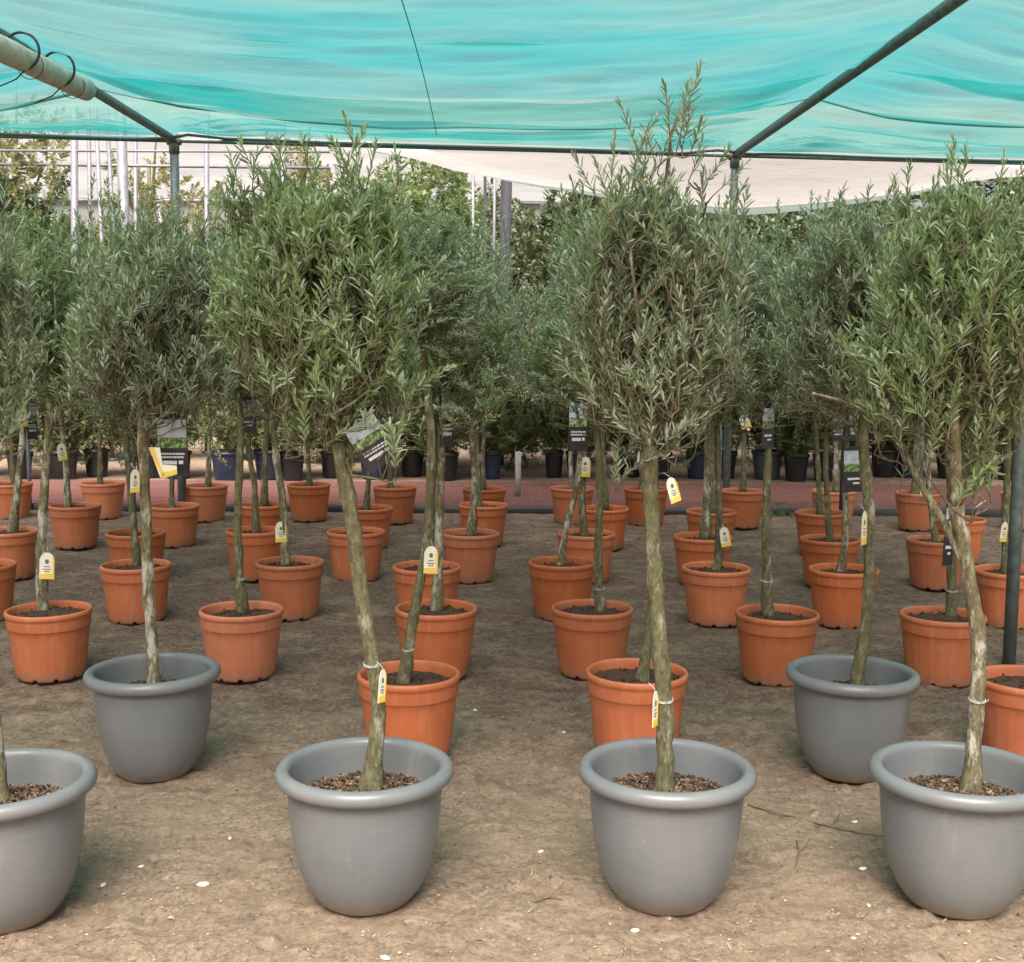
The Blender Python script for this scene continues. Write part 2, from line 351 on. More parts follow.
M_film = mat_cloth('greenhouse_film', (0.27, 0.285, 0.285), (0.36, 0.37, 0.38), 0.0, 0.45)

# ------------------------------------------------------------------ ground
def axis(segs):
    out = [segs[0][0]]
    for a, b, st in segs:
        n = max(1, int(round((b - a) / st))); out += list(np.linspace(a, b, n + 1)[1:])
    return np.array(out)
gx = axis([(-400, -60, 40), (-60, -10, 4), (-10, -6, 0.3), (-6, -3, 0.05), (-3, 3, 0.018), (3, 6, 0.05), (6, 10, 0.3), (10, 60, 4), (60, 400, 40)])
gy = axis([(-60, -4, 4), (-4, 2.4, 0.25), (2.4, 5.8, 0.015), (5.8, 12.4, 0.045), (12.4, 24, 0.3), (24, 80, 4), (80, 900, 40)])
XX, YY = np.meshgrid(gx, gy, indexing='xy')
ZZ = (vnoise(XX, YY, 0.55, 1) - .5) * 0.018 + (vnoise(XX, YY, 0.16, 2) - .5) * 0.018 + (vnoise(XX, YY, 0.06, 3) - .5) * 0.014 + (vnoise(XX, YY, 0.033, 5) - .5) * 0.012
# loose clods: sharp small humps
cl = vnoise(XX, YY, 0.045, 7); ZZ += np.clip(cl - 0.75, 0, 1) * 0.07 * (vnoise(XX, YY, 0.5, 9) > 0.4)
ZZ *= np.clip((12.3 - YY) / 1.0, 0.0, 1.0) * np.clip((6.5 - np.abs(XX)) / 1.0, 0, 1)
ZZ -= 0.006
nx, ny = len(gx), len(gy)
idx = (np.arange(ny - 1)[:, None] * nx + np.arange(nx - 1)[None, :]).ravel()
Q = np.stack([idx, idx + 1, idx + nx + 1, idx + nx], 1)
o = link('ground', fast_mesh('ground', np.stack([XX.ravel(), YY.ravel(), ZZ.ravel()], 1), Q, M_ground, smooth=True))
tag(o, kind='structure')

# path behind the rows
pl0 = at_z(60, 510).y + 0.05; pl1 = at_z(60, 482).y
s = MB(); s.box((0, (pl0 + pl1) / 2 + 0.06, 0.0), (60, pl1 - pl0, 0.05)); o = s.build('path', M_brick, smooth=False)
tag(o, kind='structure')
rg = np.random.RandomState(5)
s = MB()
xs = np.linspace(-12, 12, 200)
prof = [(-0.012, -0.02), (-0.012, 0.055), (0.0, 0.066), (0.02, 0.064), (0.024, 0.05), (0.024, -0.02)]
V = []; Fc = []
for i, x in enumerate(xs):
    wob = 0.012 * math.sin(x * 2.1) + 0.006 * math.sin(x * 7); dz = 0.006 * math.sin(x * 3.3)
    for (a, b) in prof: V.append((x, pl0 - 0.03 + a + wob, b + dz))
n = len(prof)
for i in range(len(xs) - 1):
    for k in range(n - 1): Fc.append((i * n + k, (i + 1) * n + k, (i + 1) * n + k + 1, i * n + k + 1))
s.add(V, Fc); o = s.build('path_edging', M_blackplastic)
tag(o, 'low black plastic edging strip running along the front of the red brick path', 'edging')

# ------------------------------------------------------------------ foliage generator
def rand_unit(rs, n):
    v = rs.normal(size=(n, 3)); return v / np.linalg.norm(v, axis=1, keepdims=True)
def nrm(v): return v / (np.linalg.norm(v, axis=-1, keepdims=True) + 1e-9)
def crown_mesh(name, blobs, root, seed, ntw, leaf_l=0.05, leaf_w=0.0105, nl=22, tw_len=(0.12, 0.24), upb=0.9, shoots=(), mat=None, limbs=(), fork=0.0, outer=0.55, spread=0.62, twmat=None, limb_r=0.008):
    """blobs: (x,y,z,rx,ry,rz); returns mesh of leaves (slot 0) and branches (slot 1)"""
    rs = np.random.RandomState(seed)
    B = np.array([b[:6] for b in blobs], float); wgt = np.prod(B[:, 3:], axis=1) ** 0.8 * np.array([b[6] if len(b) > 6 else 1.0 for b in blobs]); wgt /= wgt.sum()
    bi = rs.choice(len(B), ntw, p=wgt); d = rand_unit(rs, ntw); rr = rs.rand(ntw) ** (1 / 3.0) * (1 - outer) + outer * rs.rand(ntw) ** 0.35
    tip = B[bi, :3] + d * rr[:, None] * B[bi, 3:]
    # break up the outline: pull some directions in, push others out
    ph = rs.rand(6) * 6.28
    lum = 1 + 0.24 * np.sin(d[:, 0] * 5 + ph[0]) * np.sin(d[:, 1] * 5 + ph[1]) + 0.2 * np.sin(d[:, 2] * 7 + ph[2] + d[:, 0] * 4)
    tip = B[bi, :3] + (tip - B[bi, :3]) * lum[:, None]
    stray = rs.rand(ntw) < .16; tip = np.where(stray[:, None], B[bi, :3] + (tip - B[bi, :3]) * rs.uniform(1.15, 1.45, (ntw, 1)), tip)
    out = nrm(tip - np.array(root)[None, :])
    dr = nrm(out * 0.75 + np.array([0, 0, upb]) * rs.uniform(0.1, 1.1, (ntw, 1)) + rand_unit(rs, ntw) * 0.6)
    ln = rs.uniform(*tw_len, ntw)
    base = tip - dr * ln[:, None]
    ff = 15.0 / max(1.0, B[:, 3].max() * 2.5); cc = (base + tip) / 2 * ff
    g_ = np.sin(cc[:, 0] + ph[3]) * np.sin(cc[:, 1] * .9 + ph[4]) * np.sin(cc[:, 2] * .9 + ph[5]) + .6 * np.sin(cc[:, 0] * 2.1 + cc[:, 2] * 1.3 + ph[0]) * np.sin(cc[:, 1] * 1.7 - cc[:, 2] * 1.9 + ph[1])
    keep = (g_ < .16) | (rs.rand(ntw) < .14); base = base[keep]; dr = dr[keep]; ln = ln[keep]
    sh_b = []; sh_d = []; sh_l = []
    for (p0, p1) in shoots:
        p0 = np.array(p0); p1 = np.array(p1); sh_b.append(p0); sh_d.append(nrm(p1 - p0)); sh_l.append(np.linalg.norm(p1 - p0))
    if shoots:
        base = np.concatenate([base, sh_b]); dr = np.concatenate([dr, sh_d]); ln = np.concatenate([ln, sh_l])
    nt_ = len(base)
    side = nrm(np.cross(dr, rand_unit(rs, nt_))); side2 = np.cross(dr, side)
    bend = (side * rs.normal(0, 0.2, (nt_, 1)) + np.array([0, 0, -1]) * rs.uniform(-0.10, 0.34, (nt_, 1)) * (np.arange(nt_) < nt_ - len(shoots))[:, None])
    npl = np.maximum(6, (ln / 0.18 * nl * rs.uniform(0.75, 1.2, nt_)).astype(int))
    ti = np.repeat(np.arange(nt_), npl); k = np.concatenate([np.arange(c) for c in npl]); m = npl[ti]
    u = (k // 2 * 2 + 1.5 + rs.rand(len(k)) * 0.8) / (m + 1.2)
    u = 0.12 + 0.88 * u
    P = base[ti] + dr[ti] * (u * ln[ti])[:, None] + bend[ti] * ((u ** 2) * ln[ti])[:, None]
    ang = np.where(k % 2 == 0, 0, math.pi) + (k // 2) * (math.pi / 2) + rs.normal(0, 0.35, len(k)) + ti * 1.3
    sd_ = side[ti] * np.cos(ang)[:, None] + side2[ti] * np.sin(ang)[:, None]
    sp = spread * (1.15 - 0.75 * u ** 2) * rs.uniform(0.7, 1.3, len(k))
    ld = nrm(dr[ti] * 0.8 + bend[ti] * 1.2 * u[:, None] + sd_ * sp[:, None] + np.array([0, 0, 1]) * 0.12 + rs.normal(0, 0.19, (len(k), 3)))
    LL = leaf_l * rs.uniform(0.6, 1.25, len(k)) * (1.0 - 0.35 * u ** 3); W = leaf_w * rs.uniform(0.75, 1.2, len(k))
    lw = nrm(np.cross(ld, nrm(sd_ + rs.normal(0, 0.3, (len(k), 3)) + 1e-4))); ln_ = np.cross(lw, ld)
    ln_ = np.where(((ln_ * dr[ti]).sum(1) < 0)[:, None], -ln_, ln_)
    cur = rs.uniform(-0.02, 0.16, len(k)) * LL
    def pt(a, b, c): return P + ld * (LL * a)[:, None] + lw * (W * b)[:, None] + ln_ * (c * LL)[:, None] * 0.10 - ln_ * (cur * a * a)[:, None]
    V = np.stack([pt(0, 0, 0), pt(0.3, -0.42, 0.35), pt(0.72, -0.42, 0.35), pt(1, 0, 0), pt(0.72, 0.42, 0.35), pt(0.3, 0.42, 0.35)], 1).reshape(-1, 3)
    nL = len(k); i0 = np.arange(nL) * 6
    # winding so that the front face looks along +ln_ (towards the twig tip)
    Q1 = np.stack([i0, i0 + 3, i0 + 2, i0 + 1], 1); Q2 = np.stack([i0, i0 + 5, i0 + 4, i0 + 3], 1)
    rl = np.clip(rs.normal(0.42, 0.2, nL) + 0.22 * (u - 0.5) + np.repeat(rs.normal(0, 0.10, nt_), npl), 0, 1)
    rnd = np.repeat(rl, 6)
    # branches: connect every twig base to the growing skeleton
    nodes = [np.array(root, float)]; depth = [0.0]; segs = []
    for lb in limbs:
        pts = [np.array(p) for p in smooth_path(lb, 4)]
        for i in range(len(pts)):
            nodes.append(pts[i]); depth.append(i * 0.03)
    order = np.argsort(np.linalg.norm(base - np.array(root), axis=1))
    NA = np.array(nodes); nodes = list(NA); par = []
    for j in order:
        NA = np.array(nodes[-1400:]) if len(nodes) > 1400 else np.array(nodes)
        off = len(nodes) - len(NA)
        dv = NA - base[j]; dd = np.sqrt((dv ** 2).sum(1)) + np.maximum(0, dv[:, 2] + 0.02) * 1.5 + np.array(depth[off:]) * 0.12
        q = int(np.argmin(dd)) + off; A = nodes[q]; Bp = base[j]; dst = np.linalg.norm(Bp - A)
        mid = (A + Bp) / 2 + np.array([0, 0, -0.03]) * dst + rs.normal(0, 0.05, 3) * dst
        if dst > 0.02: segs.append((A, mid, Bp, dst)); nodes.append(mid); depth.append(depth[q] + dst / 2)
        nodes.append(Bp); depth.append(depth[q] + dst)
    TV = []; TQ = []; c = 0; tri = [0, 2 * math.pi / 3, 4 * math.pi / 3]
    lines = [((A, mid, Bp), (0.0042 if dst > 0.1 else 0.0032, 0.0030, 0.0022)) for (A, mid, Bp, dst) in segs]
    for j in range(nt_):
        b0 = base[j]; lines.append(((b0, b0 + dr[j] * ln[j] * .5 + bend[j] * ln[j] * .25, b0 + dr[j] * ln[j] + bend[j] * ln[j]), (0.0021, 0.0015, 0.0008)))
    A = np.array([l[0] for l in lines]); Rr = np.array([l[1] for l in lines])
    dd = nrm(A[:, 2] - A[:, 0]); s1 = nrm(np.cross(dd, np.array([0.31, 0.77, 0.2]))); s2 = np.cross(dd, s1)
    ring = []
    for i in range(3):
        for a in tri: ring.append(A[:, i] + (s1 * math.cos(a) + s2 * math.sin(a)) * Rr[:, i:i + 1])
    TV = np.stack(ring, 1).reshape(-1, 3); nb = len(V); j0 = nb + np.arange(len(A)) * 9
    TQ = np.concatenate([np.stack([j0 + i * 3 + k_, j0 + i * 3 + (k_ + 1) % 3, j0 + (i + 1) * 3 + (k_ + 1) % 3, j0 + (i + 1) * 3 + k_], 1) for i in range(2) for k_ in range(3)])
    Q = np.concatenate([Q1, Q2, TQ]); mi = np.concatenate([np.zeros(2 * nL), np.ones(len(TQ))])
    VV = np.concatenate([V, TV]); rnd = np.concatenate([rnd, np.zeros(len(TV))])
    return fast_mesh(name, VV, Q, [mat or M_leaf, twmat or M_twig], rnd, mi)

# ------------------------------------------------------------------ pots
def orange_pot_bm():
    h, Rt, Rb = 0.307, 0.203, 0.159
    prof = [(Rb - 0.03, 0.004), (Rb - 0.012, 0.0), (Rb - 0.002, 0.004), (Rb, 0.014), (Rb + 0.002, 0.022)]
    for i in range(1, 8):
        t = i / 7; prof.append((Rb + 0.002 + (Rt - 0.016 - Rb) * (t ** 0.9), 0.022 + 0.203 * t))
    prof += [(Rt - 0.012, 0.228), (Rt - 0.0085, 0.231), (Rt - 0.008, 0.236), (Rt - 0.0055, 0.272), (Rt - 0.005, 0.279), (Rt - 0.001, 0.283), (Rt + 0.001, 0.289),
             (Rt + 0.0005, 0.299), (Rt - 0.003, 0.305), (Rt - 0.008, 0.307), (Rt - 0.013, 0.305), (Rt - 0.016, 0.299), (Rt - 0.018, 0.285), (Rt - 0.022, 0.24), (Rt - 0.028, 0.20)]
    def fn(r, z, t):
        k = t * 10 / (2 * math.pi); fr = k - math.floor(k)
        if z < 0.0135 and (fr < 0.17): return r - 0.022, max(z, 0.012)
        if 0.02 < z < 0.226 and r > Rb - 0.001: r = r + 0.0012 * (1 if (t * 12 / math.pi) % 1 < 0.12 else 0)
        return r, z
    s = MB(); s.lathe(prof, 160, 0, fn)
    for v in s.v: v[:, 2] *= 0.337 / 0.307
    return s
def grey_pot_bm():
    Rt = 0.261; h = 0.367
    prof = [(0.11, 0.004), (0.128, 0.0), (0.137, 0.004), (0.146, 0.013), (0.163, 0.033), (0.180, 0.06), (0.196, 0.098), (0.2075, 0.14), (0.2155, 0.18), (0.2205, 0.22), (0.2245, 0.265), (0.227, 0.30), (0.228, 0.314), (0.2305, 0.3185), (0.237, 0.3205), (0.2485, 0.323), (0.257, 0.330), (0.261, 0.3405),
            (0.260, 0.351), (0.2545, 0.360), (0.246, 0.3655), (0.235, 0.367), (0.2265, 0.3635), (0.2205, 0.356), (0.2175, 0.345), (0.215, 0.325), (0.209, 0.28), (0.203, 0.25)]
    P = smooth_path([Vector((a, 0, b)) for a, b in prof], 2)
    P = [Vector((p.x, 0, p.z * 1.121 if p.z < .30 else .3363 + (p.z - .30) * 1.025)) for p in P]
    s = MB(); s.lathe([(p.x, p.z) for p in P], 128)
    return s
pot_me = {}
def first_build(key, mk):
    if key not in pot_me: pot_me[key] = mk()
    return pot_me[key]
def me_of(bm, name, mat, smooth=True, attr=False):
    o = bm.build(name, mat, smooth=smooth, attr=attr); me = o.data; bpy.data.objects.remove(o); return me
ME_opot = me_of(orange_pot_bm(), 'orange_pot', M_orange); ME_gpot = me_of(grey_pot_bm(), 'grey_pot', M_grey)
def soil_me(Rs, z0, seed, name):
    s = MB(); n = 26; seg = 48; rs = np.random.RandomState(seed); V = []
    for i in range(n + 1):
        r = Rs * i / n
        for k in range(seg):
            t = 2 * math.pi * k / seg; x, y = r * math.cos(t), r * math.sin(t); V.append((x, y, 0))
    V = np.array(V); z = (vnoise(V[:, 0], V[:, 1], 0.03, seed) - .5) * 0.016 + (vnoise(V[:, 0], V[:, 1], 0.09, seed + 3) - .5) * 0.02 + 0.012 * (1 - (np.hypot(V[:, 0], V[:, 1]) / Rs) ** 2)
    V[:, 2] = z0 + z
    Fc = [(i * seg + k, (i + 1) * seg + k, (i + 1) * seg + (k + 1) % seg, i * seg + (k + 1) % seg) for i in range(n) for k in range(seg)]
    s.add(V, Fc); 
    for i in range(90):
        r = Rs * math.sqrt(rs.rand()) * .95; t = rs.rand() * 6.28; c = rs.uniform(.004, .010)
        s.box((r * math.cos(t), r * math.sin(t), z0 + 0.008), (c * 1.6, c, c * .8), Matrix.Rotation(rs.rand() * 6, 3, rand_unit(rs, 1)[0].tolist()))
    return me_of(s, name, M_soil)
ME_soil = [soil_me(0.180, 0.300, 11, 'soil'), soil_me(0.180, 0.295, 23, 'soil')]
def mulch_me(seed):
    rs = np.random.RandomState(seed); s = MB(); Rs = 0.209; z0 = 0.300
    V = [(0, 0, z0 - .01)] + [(Rs * math.cos(t), Rs * math.sin(t), z0 - .016) for t in np.linspace(0, 2 * math.pi, 41)[:-1]]
    s.add(V, [(0, 1 + k, 1 + (k + 1) % 40) for k in range(40)], 0, 0.05)
    for i in range(3000):
        r = Rs * math.sqrt(rs.rand()); t = rs.rand() * 6.28; l = rs.uniform(.005, .014)
        x, y = r * math.cos(t), r * math.sin(t)
        z = z0 + 0.014 * (1 - (r / Rs) ** 2) + rs.uniform(-.008, .006)
        rot = Matrix.Rotation(rs.rand() * 6.28, 3, 'Z') @ Matrix.Rotation(rs.normal(0, .45), 3, 'X') @ Matrix.Rotation(rs.normal(0, .45), 3, 'Y')
        s.box((x, y, z), (l, l * rs.uniform(.35, .7), rs.uniform(.002, .005)), rot, 0, float(np.clip(rs.normal(.5, .28), 0, 1)))
    return me_of(s, 'mulch', M_chip, smooth=False, attr=True)
ME_mulch = [mulch_me(3), mulch_me(4)]

# ------------------------------------------------------------------ potted olive trees
OR, OH = 0.203, 0.337; GR, GH = 0.261, 0.405
rnd = random.Random(7)
def rim_y(px, top, h, Rr):            # centre distance of a pot whose far rim projects to row `top`
    Y = at_z(px, top, h).y; return Y - Rr
TREES = {}
def trunk_mesh(name, paths, parent, mat, org):
    s = MB(); rs = np.random.RandomState(int(abs(org.x * 100)) + 3)
    for (pts, r0, r1, base) in paths:
        P = smooth_path([p - org for p in pts], 7); n = len(P); rr = []
        Pj = []
        for i, p in enumerate(P):
            t = i / (n - 1); r = r0 + (r1 - r0) * t
            if base and i < 5: r *= 1 + 0.55 * (1 - i / 5) ** 2
            r *= 1 + rs.normal(0, 0.05) + (.16 if rs.rand() < .10 else 0); rr.append(r)
            Pj.append(p + Vector((rs.normal(0, .06) * r, rs.normal(0, .06) * r, 0)) if 0 < i < n - 1 else p)
        s.tube(Pj, rr, 12)
    return s.build(name, mat, parent)
def wood_path(pts, Y, dy=0.0, z0=None):
    """pixel points at the tree's own distance -> world points"""
    out = []
    for i, p in enumerate(pts):
        out.append(at_y(p[0], p[1], Y + dy * (i / max(1, len(pts) - 1))))
    if z0 is not None: out[0].z = min(out[0].z, z0)
    return out

# shared crowns for the orange-pot trees (origin at the fork)
PROTO = []
specs = [  # blobs relative to the fork
    ([(0, 0, .50, .27, .27, .40), (.10, .04, .30, .22, .22, .22), (-.12, -.03, .42, .2, .2, .28), (.02, 0, .82, .15, .15, .22)], 1),
    ([(0, 0, .42, .30, .30, .34), (-.15, .06, .30, .20, .20, .2), (.14, -.04, .50, .2, .2, .26), (-.04, 0, .78, .17, .17, .2)], 2),
    ([(.03, 0, .55, .25, .25, .45), (-.10, .0, .28, .2, .2, .2), (.13, .05, .35, .2, .2, .2), (.06, 0, .95, .10, .10, .17)], 3),
    ([(-.03, 0, .46, .28, .28, .36), (.12, 0, .62, .16, .16, .24), (-.16, 0, .55, .16, .16, .24), (0, 0, .22, .22, .22, .14)], 4),
    ([(0, 0, .40, .26, .26, .32), (.02, .0, .75, .19, .19, .28), (-.14, .05, .34, .18, .18, .2), (.15, -.05, .30, .18, .18, .18)], 5),
    ([(.02, 0, .50, .31, .31, .36), (-.1, .1, .72, .16, .16, .24), (.12, -.1, .70, .13, .13, .22)], 6)]
for bl, sdn in specs:
    rs = np.random.RandomState(100 + sdn)
    lim = []
    for q in range(4):
        a = q * 1.57 + rs.rand(); r = rs.uniform(.07, .15); lim.append([(0, 0, -0.01), (r * .5 * math.cos(a), r * .5 * math.sin(a), .14), (r * math.cos(a), r * math.sin(a), .34), (r * 1.1 * math.cos(a), r * 1.1 * math.sin(a), .6)])
    sh = []
    for q in range(7):
        a = rs.rand() * 6.28; r = rs.uniform(.02, .22); zt = bl[0][2] + bl[0][5]
        sh.append(((r * math.cos(a), r * math.sin(a), zt - .12), (r * 1.2 * math.cos(a), r * 1.2 * math.sin(a), zt + rs.uniform(.08, .26))))
    bl = bl + [(0, 0, .16, .34, .34, .15, .5), (0, 0, .06, .24, .24, .14, .15)]
    me = crown_mesh('crown', bl, (0, 0, 0), 40 + sdn, 720, shoots=sh, limbs=lim, mat=(M_leafg if sdn % 2 else M_leaf), leaf_l=0.041, leaf_w=0.0074, tw_len=(.12, .30), nl=26)
    # main limbs as thicker wood in the same mesh would be costly to merge: they are a mesh of their own
    s = MB()
    for l_ in lim:
        P = smooth_path(l_, 4); s.tube(P, list(np.linspace(.013, .004, len(P))), 7)
    PROTO.append((me, me_of(s, 'limbs', M_bark)))
ORD = ['', 'first', 'second', 'third', 'fourth', 'fifth', 'sixth', 'seventh', 'eighth', 'ninth', 'tenth', 'eleventh', 'twelfth']
ROWN = {'A': 'nearest', 'B': 'second', 'C': 'third', 'D': 'fourth', 'E': 'fifth', 'F': 'farthest'}
# key: (row, cx, rim top, trunk pixels, trunk width px, feature)
OT = {
 'O1': ('B', 49, 599, [(43, 612), (42, 540), (50, 440), (55, 382)], 11, 'dark forked trunk'),
 'O2': ('B', 241, 599, [(243, 614), (238, 540), (240, 440), (237, 385)], 10, 'grey-green trunk'),
 'O3': ('C', 136, 557, [(137, 567), (133, 500), (128, 440), (124, 395)], 8, 'pale mottled trunk'),
 'O4': ('C', 290, 555, [(286, 567), (284, 500), (275, 430), (277, 385)], 9, 'trunk carrying a cream tag'),
 'O5': ('D', 136, 527, [(134, 540), (134, 480), (136, 415)], 6, 'thin hidden trunk'),
 'O6': ('D', 255, 526, [(256, 533), (254, 486), (249, 445), (252, 395)], 7, 'crooked trunk'),
 'O7': ('E', 75, 502, [(68, 504), (65, 460), (60, 415), (60, 390)], 7, 'trunk leaning left'),
 'O8': ('E', 174, 501, [(171, 504), (171, 480), (172, 400)], 6, 'thin straight trunk'),
 'O9': ('F', 103, 480, [(100, 485), (101, 440), (101, 385)], 5, 'thin dark trunk'),
 'O10': ('F', 206, 482, [(208, 485), (209, 430), (209, 375)], 5, 'thin dark straight trunk'),
 'O11': ('F', 309, 482, [(310, 484), (308, 440), (307, 400)], 5, 'short thin trunk'),
 'O12': ('E', 263, 500, [(264, 503), (266, 440), (268, 385)], 7, 'upright brown trunk'),
 'O13': ('D', 8, 525, [(12, 533), (18, 470), (24, 410), (26, 375)], 8, 'trunk leaning right'),
 'O14': ('C', -20, 557, [(-22, 567), (-24, 480), (-20, 390)], 9, 'trunk outside the view'),
 'O15': ('F', 10, 480, [(14, 485), (12, 440), (8, 390)], 5, 'low wide crown'),
 'O16': ('D', 356, 527, [(352, 533), (350, 470), (352, 400)], 7, 'trunk hidden by thick one'),
 'O17': ('E', 368, 503, [(366, 506), (370, 460), (368, 400)], 6, 'dark short trunk'),
 'O18': ('F', 395, 484, [(391, 488), (389, 450), (388, 390)], 5, 'thin pale trunk'),
 'O19': ('B', 436, 599, [(437, 613), (438, 540), (440, 470), (441, 400)], 11, 'grey-barked trunk'),
 'O20': ('A', 409, 658, [(402, 687), (415, 610), (427, 540), (432, 450), (428, 390), (421, 330)], 12, 'trunk leaning right'),
 'O21': ('C', 427, 559, [(430, 568), (432, 500), (436, 410)], 8, 'trunk hidden behind two others'),
 'O22': ('D', 470, 528, [(471, 536), (474, 480), (471, 430), (470, 380)], 8, 'slim olive-green trunk'),
 'O23': ('E', 483, 501, [(479, 506), (477, 460), (476, 390)], 6, 'slim trunk'),
 'O24': ('F', 484, 485, [(483, 489), (483, 440), (485, 390)], 5, 'very thin trunk with yellow tag'),
 'O25': ('F', 572, 485, [(572, 489), (570, 450), (572, 385)], 6, 'thin trunk behind a hanging sign'),
 'O26': ('E', 604, 504, [(606, 508), (603, 440), (602, 385)], 6, 'trunk hidden by a nearer tree'),
 'O27': ('D', 586, 529, [(585, 536), (582, 500), (584, 450), (583, 390)], 8, 'short trunk with cream tag'),
 'O28': ('C', 562, 556, [(560, 567), (566, 530), (576, 490), (581, 440), (580, 390)], 8, 'trunk leaning strongly right'),
 'O29': ('B', 592, 598, [(600, 615), (598, 560), (599, 480), (596, 430), (592, 385)], 10, 'brown trunk with white tie'),
 'O30': ('A', 637, 658, [(641, 684), (650, 625), (657, 560), (649, 480), (641, 395)], 12, 'trunk crossing another'),
 'O31': ('F', 646, 486, [(645, 490), (643, 450), (642, 390)], 9, 'stout trunk'),
 'O32': ('F', 742, 488, [(743, 493), (744, 440), (743, 385)], 6, 'thin trunk with tilted yellow tag'),
 'O33': ('E', 711, 507, [(714, 511), (712, 460), (711, 390)], 8, 'trunk beside a grey stake'),
 'O34': ('D', 703, 531, [(706, 540), (708, 480), (708, 395)], 10, 'stout straight trunk'),
 'O35': ('C', 716, 560, [(715, 569), (722, 545), (718, 500), (716, 400)], 8, 'trunk curving above the rim'),
 'O36': ('B', 777, 603, [(767, 614), (765, 540), (766, 460), (768, 390)], 11, 'straight spotted trunk'),
 'O37': ('F', 834, 488, [(836, 493), (837, 440), (836, 390)], 6, 'trunk beside a dark stake'),
 'O38': ('E', 821, 509, [(820, 514), (818, 460), (814, 390)], 6, 'thin trunk, low crown'),
 'O39': ('D', 830, 533, [(831, 540), (827, 500), (826, 455), (828, 395)], 7, 'slightly curved trunk'),
 'O40': ('C', 844, 562, [(841, 571), (845, 530), (847, 485), (848, 400)], 8, 'trunk beneath stacked black signs'),
 'O41': ('F', 918, 490, [(916, 494), (917, 460), (917, 390)], 9, 'stout trunk in a large pot'),
 'O42': ('E', 958, 515, [(958, 519), (960, 460), (962, 390)], 6, 'trunk hidden by nearer trees'),
 'O43': ('D', 937, 534, [(937, 542), (933, 510), (930, 470), (928, 395)], 7, 'thin left-leaning trunk'),
 'O44': ('C', 1010, 563, [(1007, 571), (1008, 520), (1010, 460), (1010, 390)], 9, 'trunk beside a grey roof post'),
 'O45': ('B', 943, 604, [(951, 617), (952, 560), (950, 500), (947, 420), (950, 380)], 10, 'trunk with an upright black sign'),
 'O46': ('A', 1030, 663, [(1045, 690), (1048, 600), (1052, 500), (1050, 385)], 12, 'trunk just past the frame edge'),
 'O47': ('F', 1024, 490, [(1026, 494), (1028, 450), (1030, 390)], 6, 'pot cut by the frame edge'),
}
rows = {}
for k_, v_ in OT.items(): rows.setdefault(v_[0], []).append((v_[1], k_))
ordi = {}
for r_, l_ in rows.items():
    for i, (x, k_) in enumerate(sorted(l_)): ordi[k_] = i + 1
def tie(P, r, parent, name='tie'):
    s = MB(); 
    for dz in (0, 0.004):
        s.tube([P + Vector((r * math.cos(t), r * math.sin(t), dz + 0.004 * math.sin(t))) for t in np.linspace(0, 2 * math.pi, 17)], 0.0016, 5, cap=False)
    s.tube([P + Vector((0, -r, 0)), P + Vector((0.012, -r - .012, .004)), P + Vector((0.02, -r - .012, .012))], 0.0012, 4)
    return s.build(name, M_tie, parent)
oc = 0
for key, (row, cx, top, tp, wpx, feat) in OT.items():
    Y = rim_y(cx, top, OH, OR); mid = at_y(cx, top + 20, Y); X = mid.x
    X = at_z(cx, top, OH).x * (Y / (Y + OR)) * 1.0 if False else at_y(cx, (top + 8), Y).x
    org = Vector((X, Y, 0))
    nm = 'potted_olive_tree'
    lab = f'orange-potted olive tree, {feat}, {ORD[ordi[key]]} from left in {ROWN[row]} orange row'
    t_ = thing(nm, org, lab, 'tree', 'olive trees in orange pots')
    rz = rnd.uniform(0, 6.28)
    p = link('pot', ME_opot, t_); p.rotation_euler.z = rz; p.scale = (1, 1, rnd.uniform(.985, 1.02)); t_.rotation_euler = (rnd.uniform(-.006, .006), rnd.uniform(-.006, .006), 0)
    so = link('soil', ME_soil[oc % 2], p); so.rotation_euler.z = rz * 2
    # trunk: pixels at the trunk's own distance, its foot pressed into the soil
    foot = at_z(tp[0][0], tp[0][1], 0.285); Yt = min(max(foot.y, Y - 0.08), Y + 0.08)
    W = wood_path(tp, Yt); W[0].z = 0.275
    for i in range(1, len(W)): W[i].y += rnd.uniform(-.03, .03)
    r0 = wpx * pxm(Yt) / 2 * .92
    paths = [(W, r0 * 1.0, r0 * 0.62, True)]
    fork = W[-1]
    trunk_mesh('trunk', paths, t_, M_bark if oc % 3 else M_bark2, org)
    me, lme = PROTO[oc % 6]
    zc = fork.z
    topz = {'A': 2.12, 'B': 2.25, 'C': 2.3, 'D': 2.38, 'E': 2.42, 'F': 2.45}[row] + rnd.uniform(-.09, .09)
    sc = (topz - zc) / 1.0
    c = link('crown', me, t_); c.location = fork - org - Vector((0, 0, 0.02)); c.rotation_euler.z = rnd.uniform(0, 6.28)
    sx = rnd.uniform(1.08, 1.35); c.scale = (sx, sx, sc)
    lo_ = link('limbs', lme, t_); lo_.location = c.location; lo_.rotation_euler = c.rotation_euler; lo_.scale = c.scale
    TREES[key] = (t_, Yt, org, W, r0, lab)
    if key in ('O1', 'O2', 'O29', 'O36', 'O45', 'O20'):
        pt = Vector(W[1]) * .5 + Vector(W[0]) * .5 - org; tie(pt, r0 * 1.08, t_)
    oc += 1

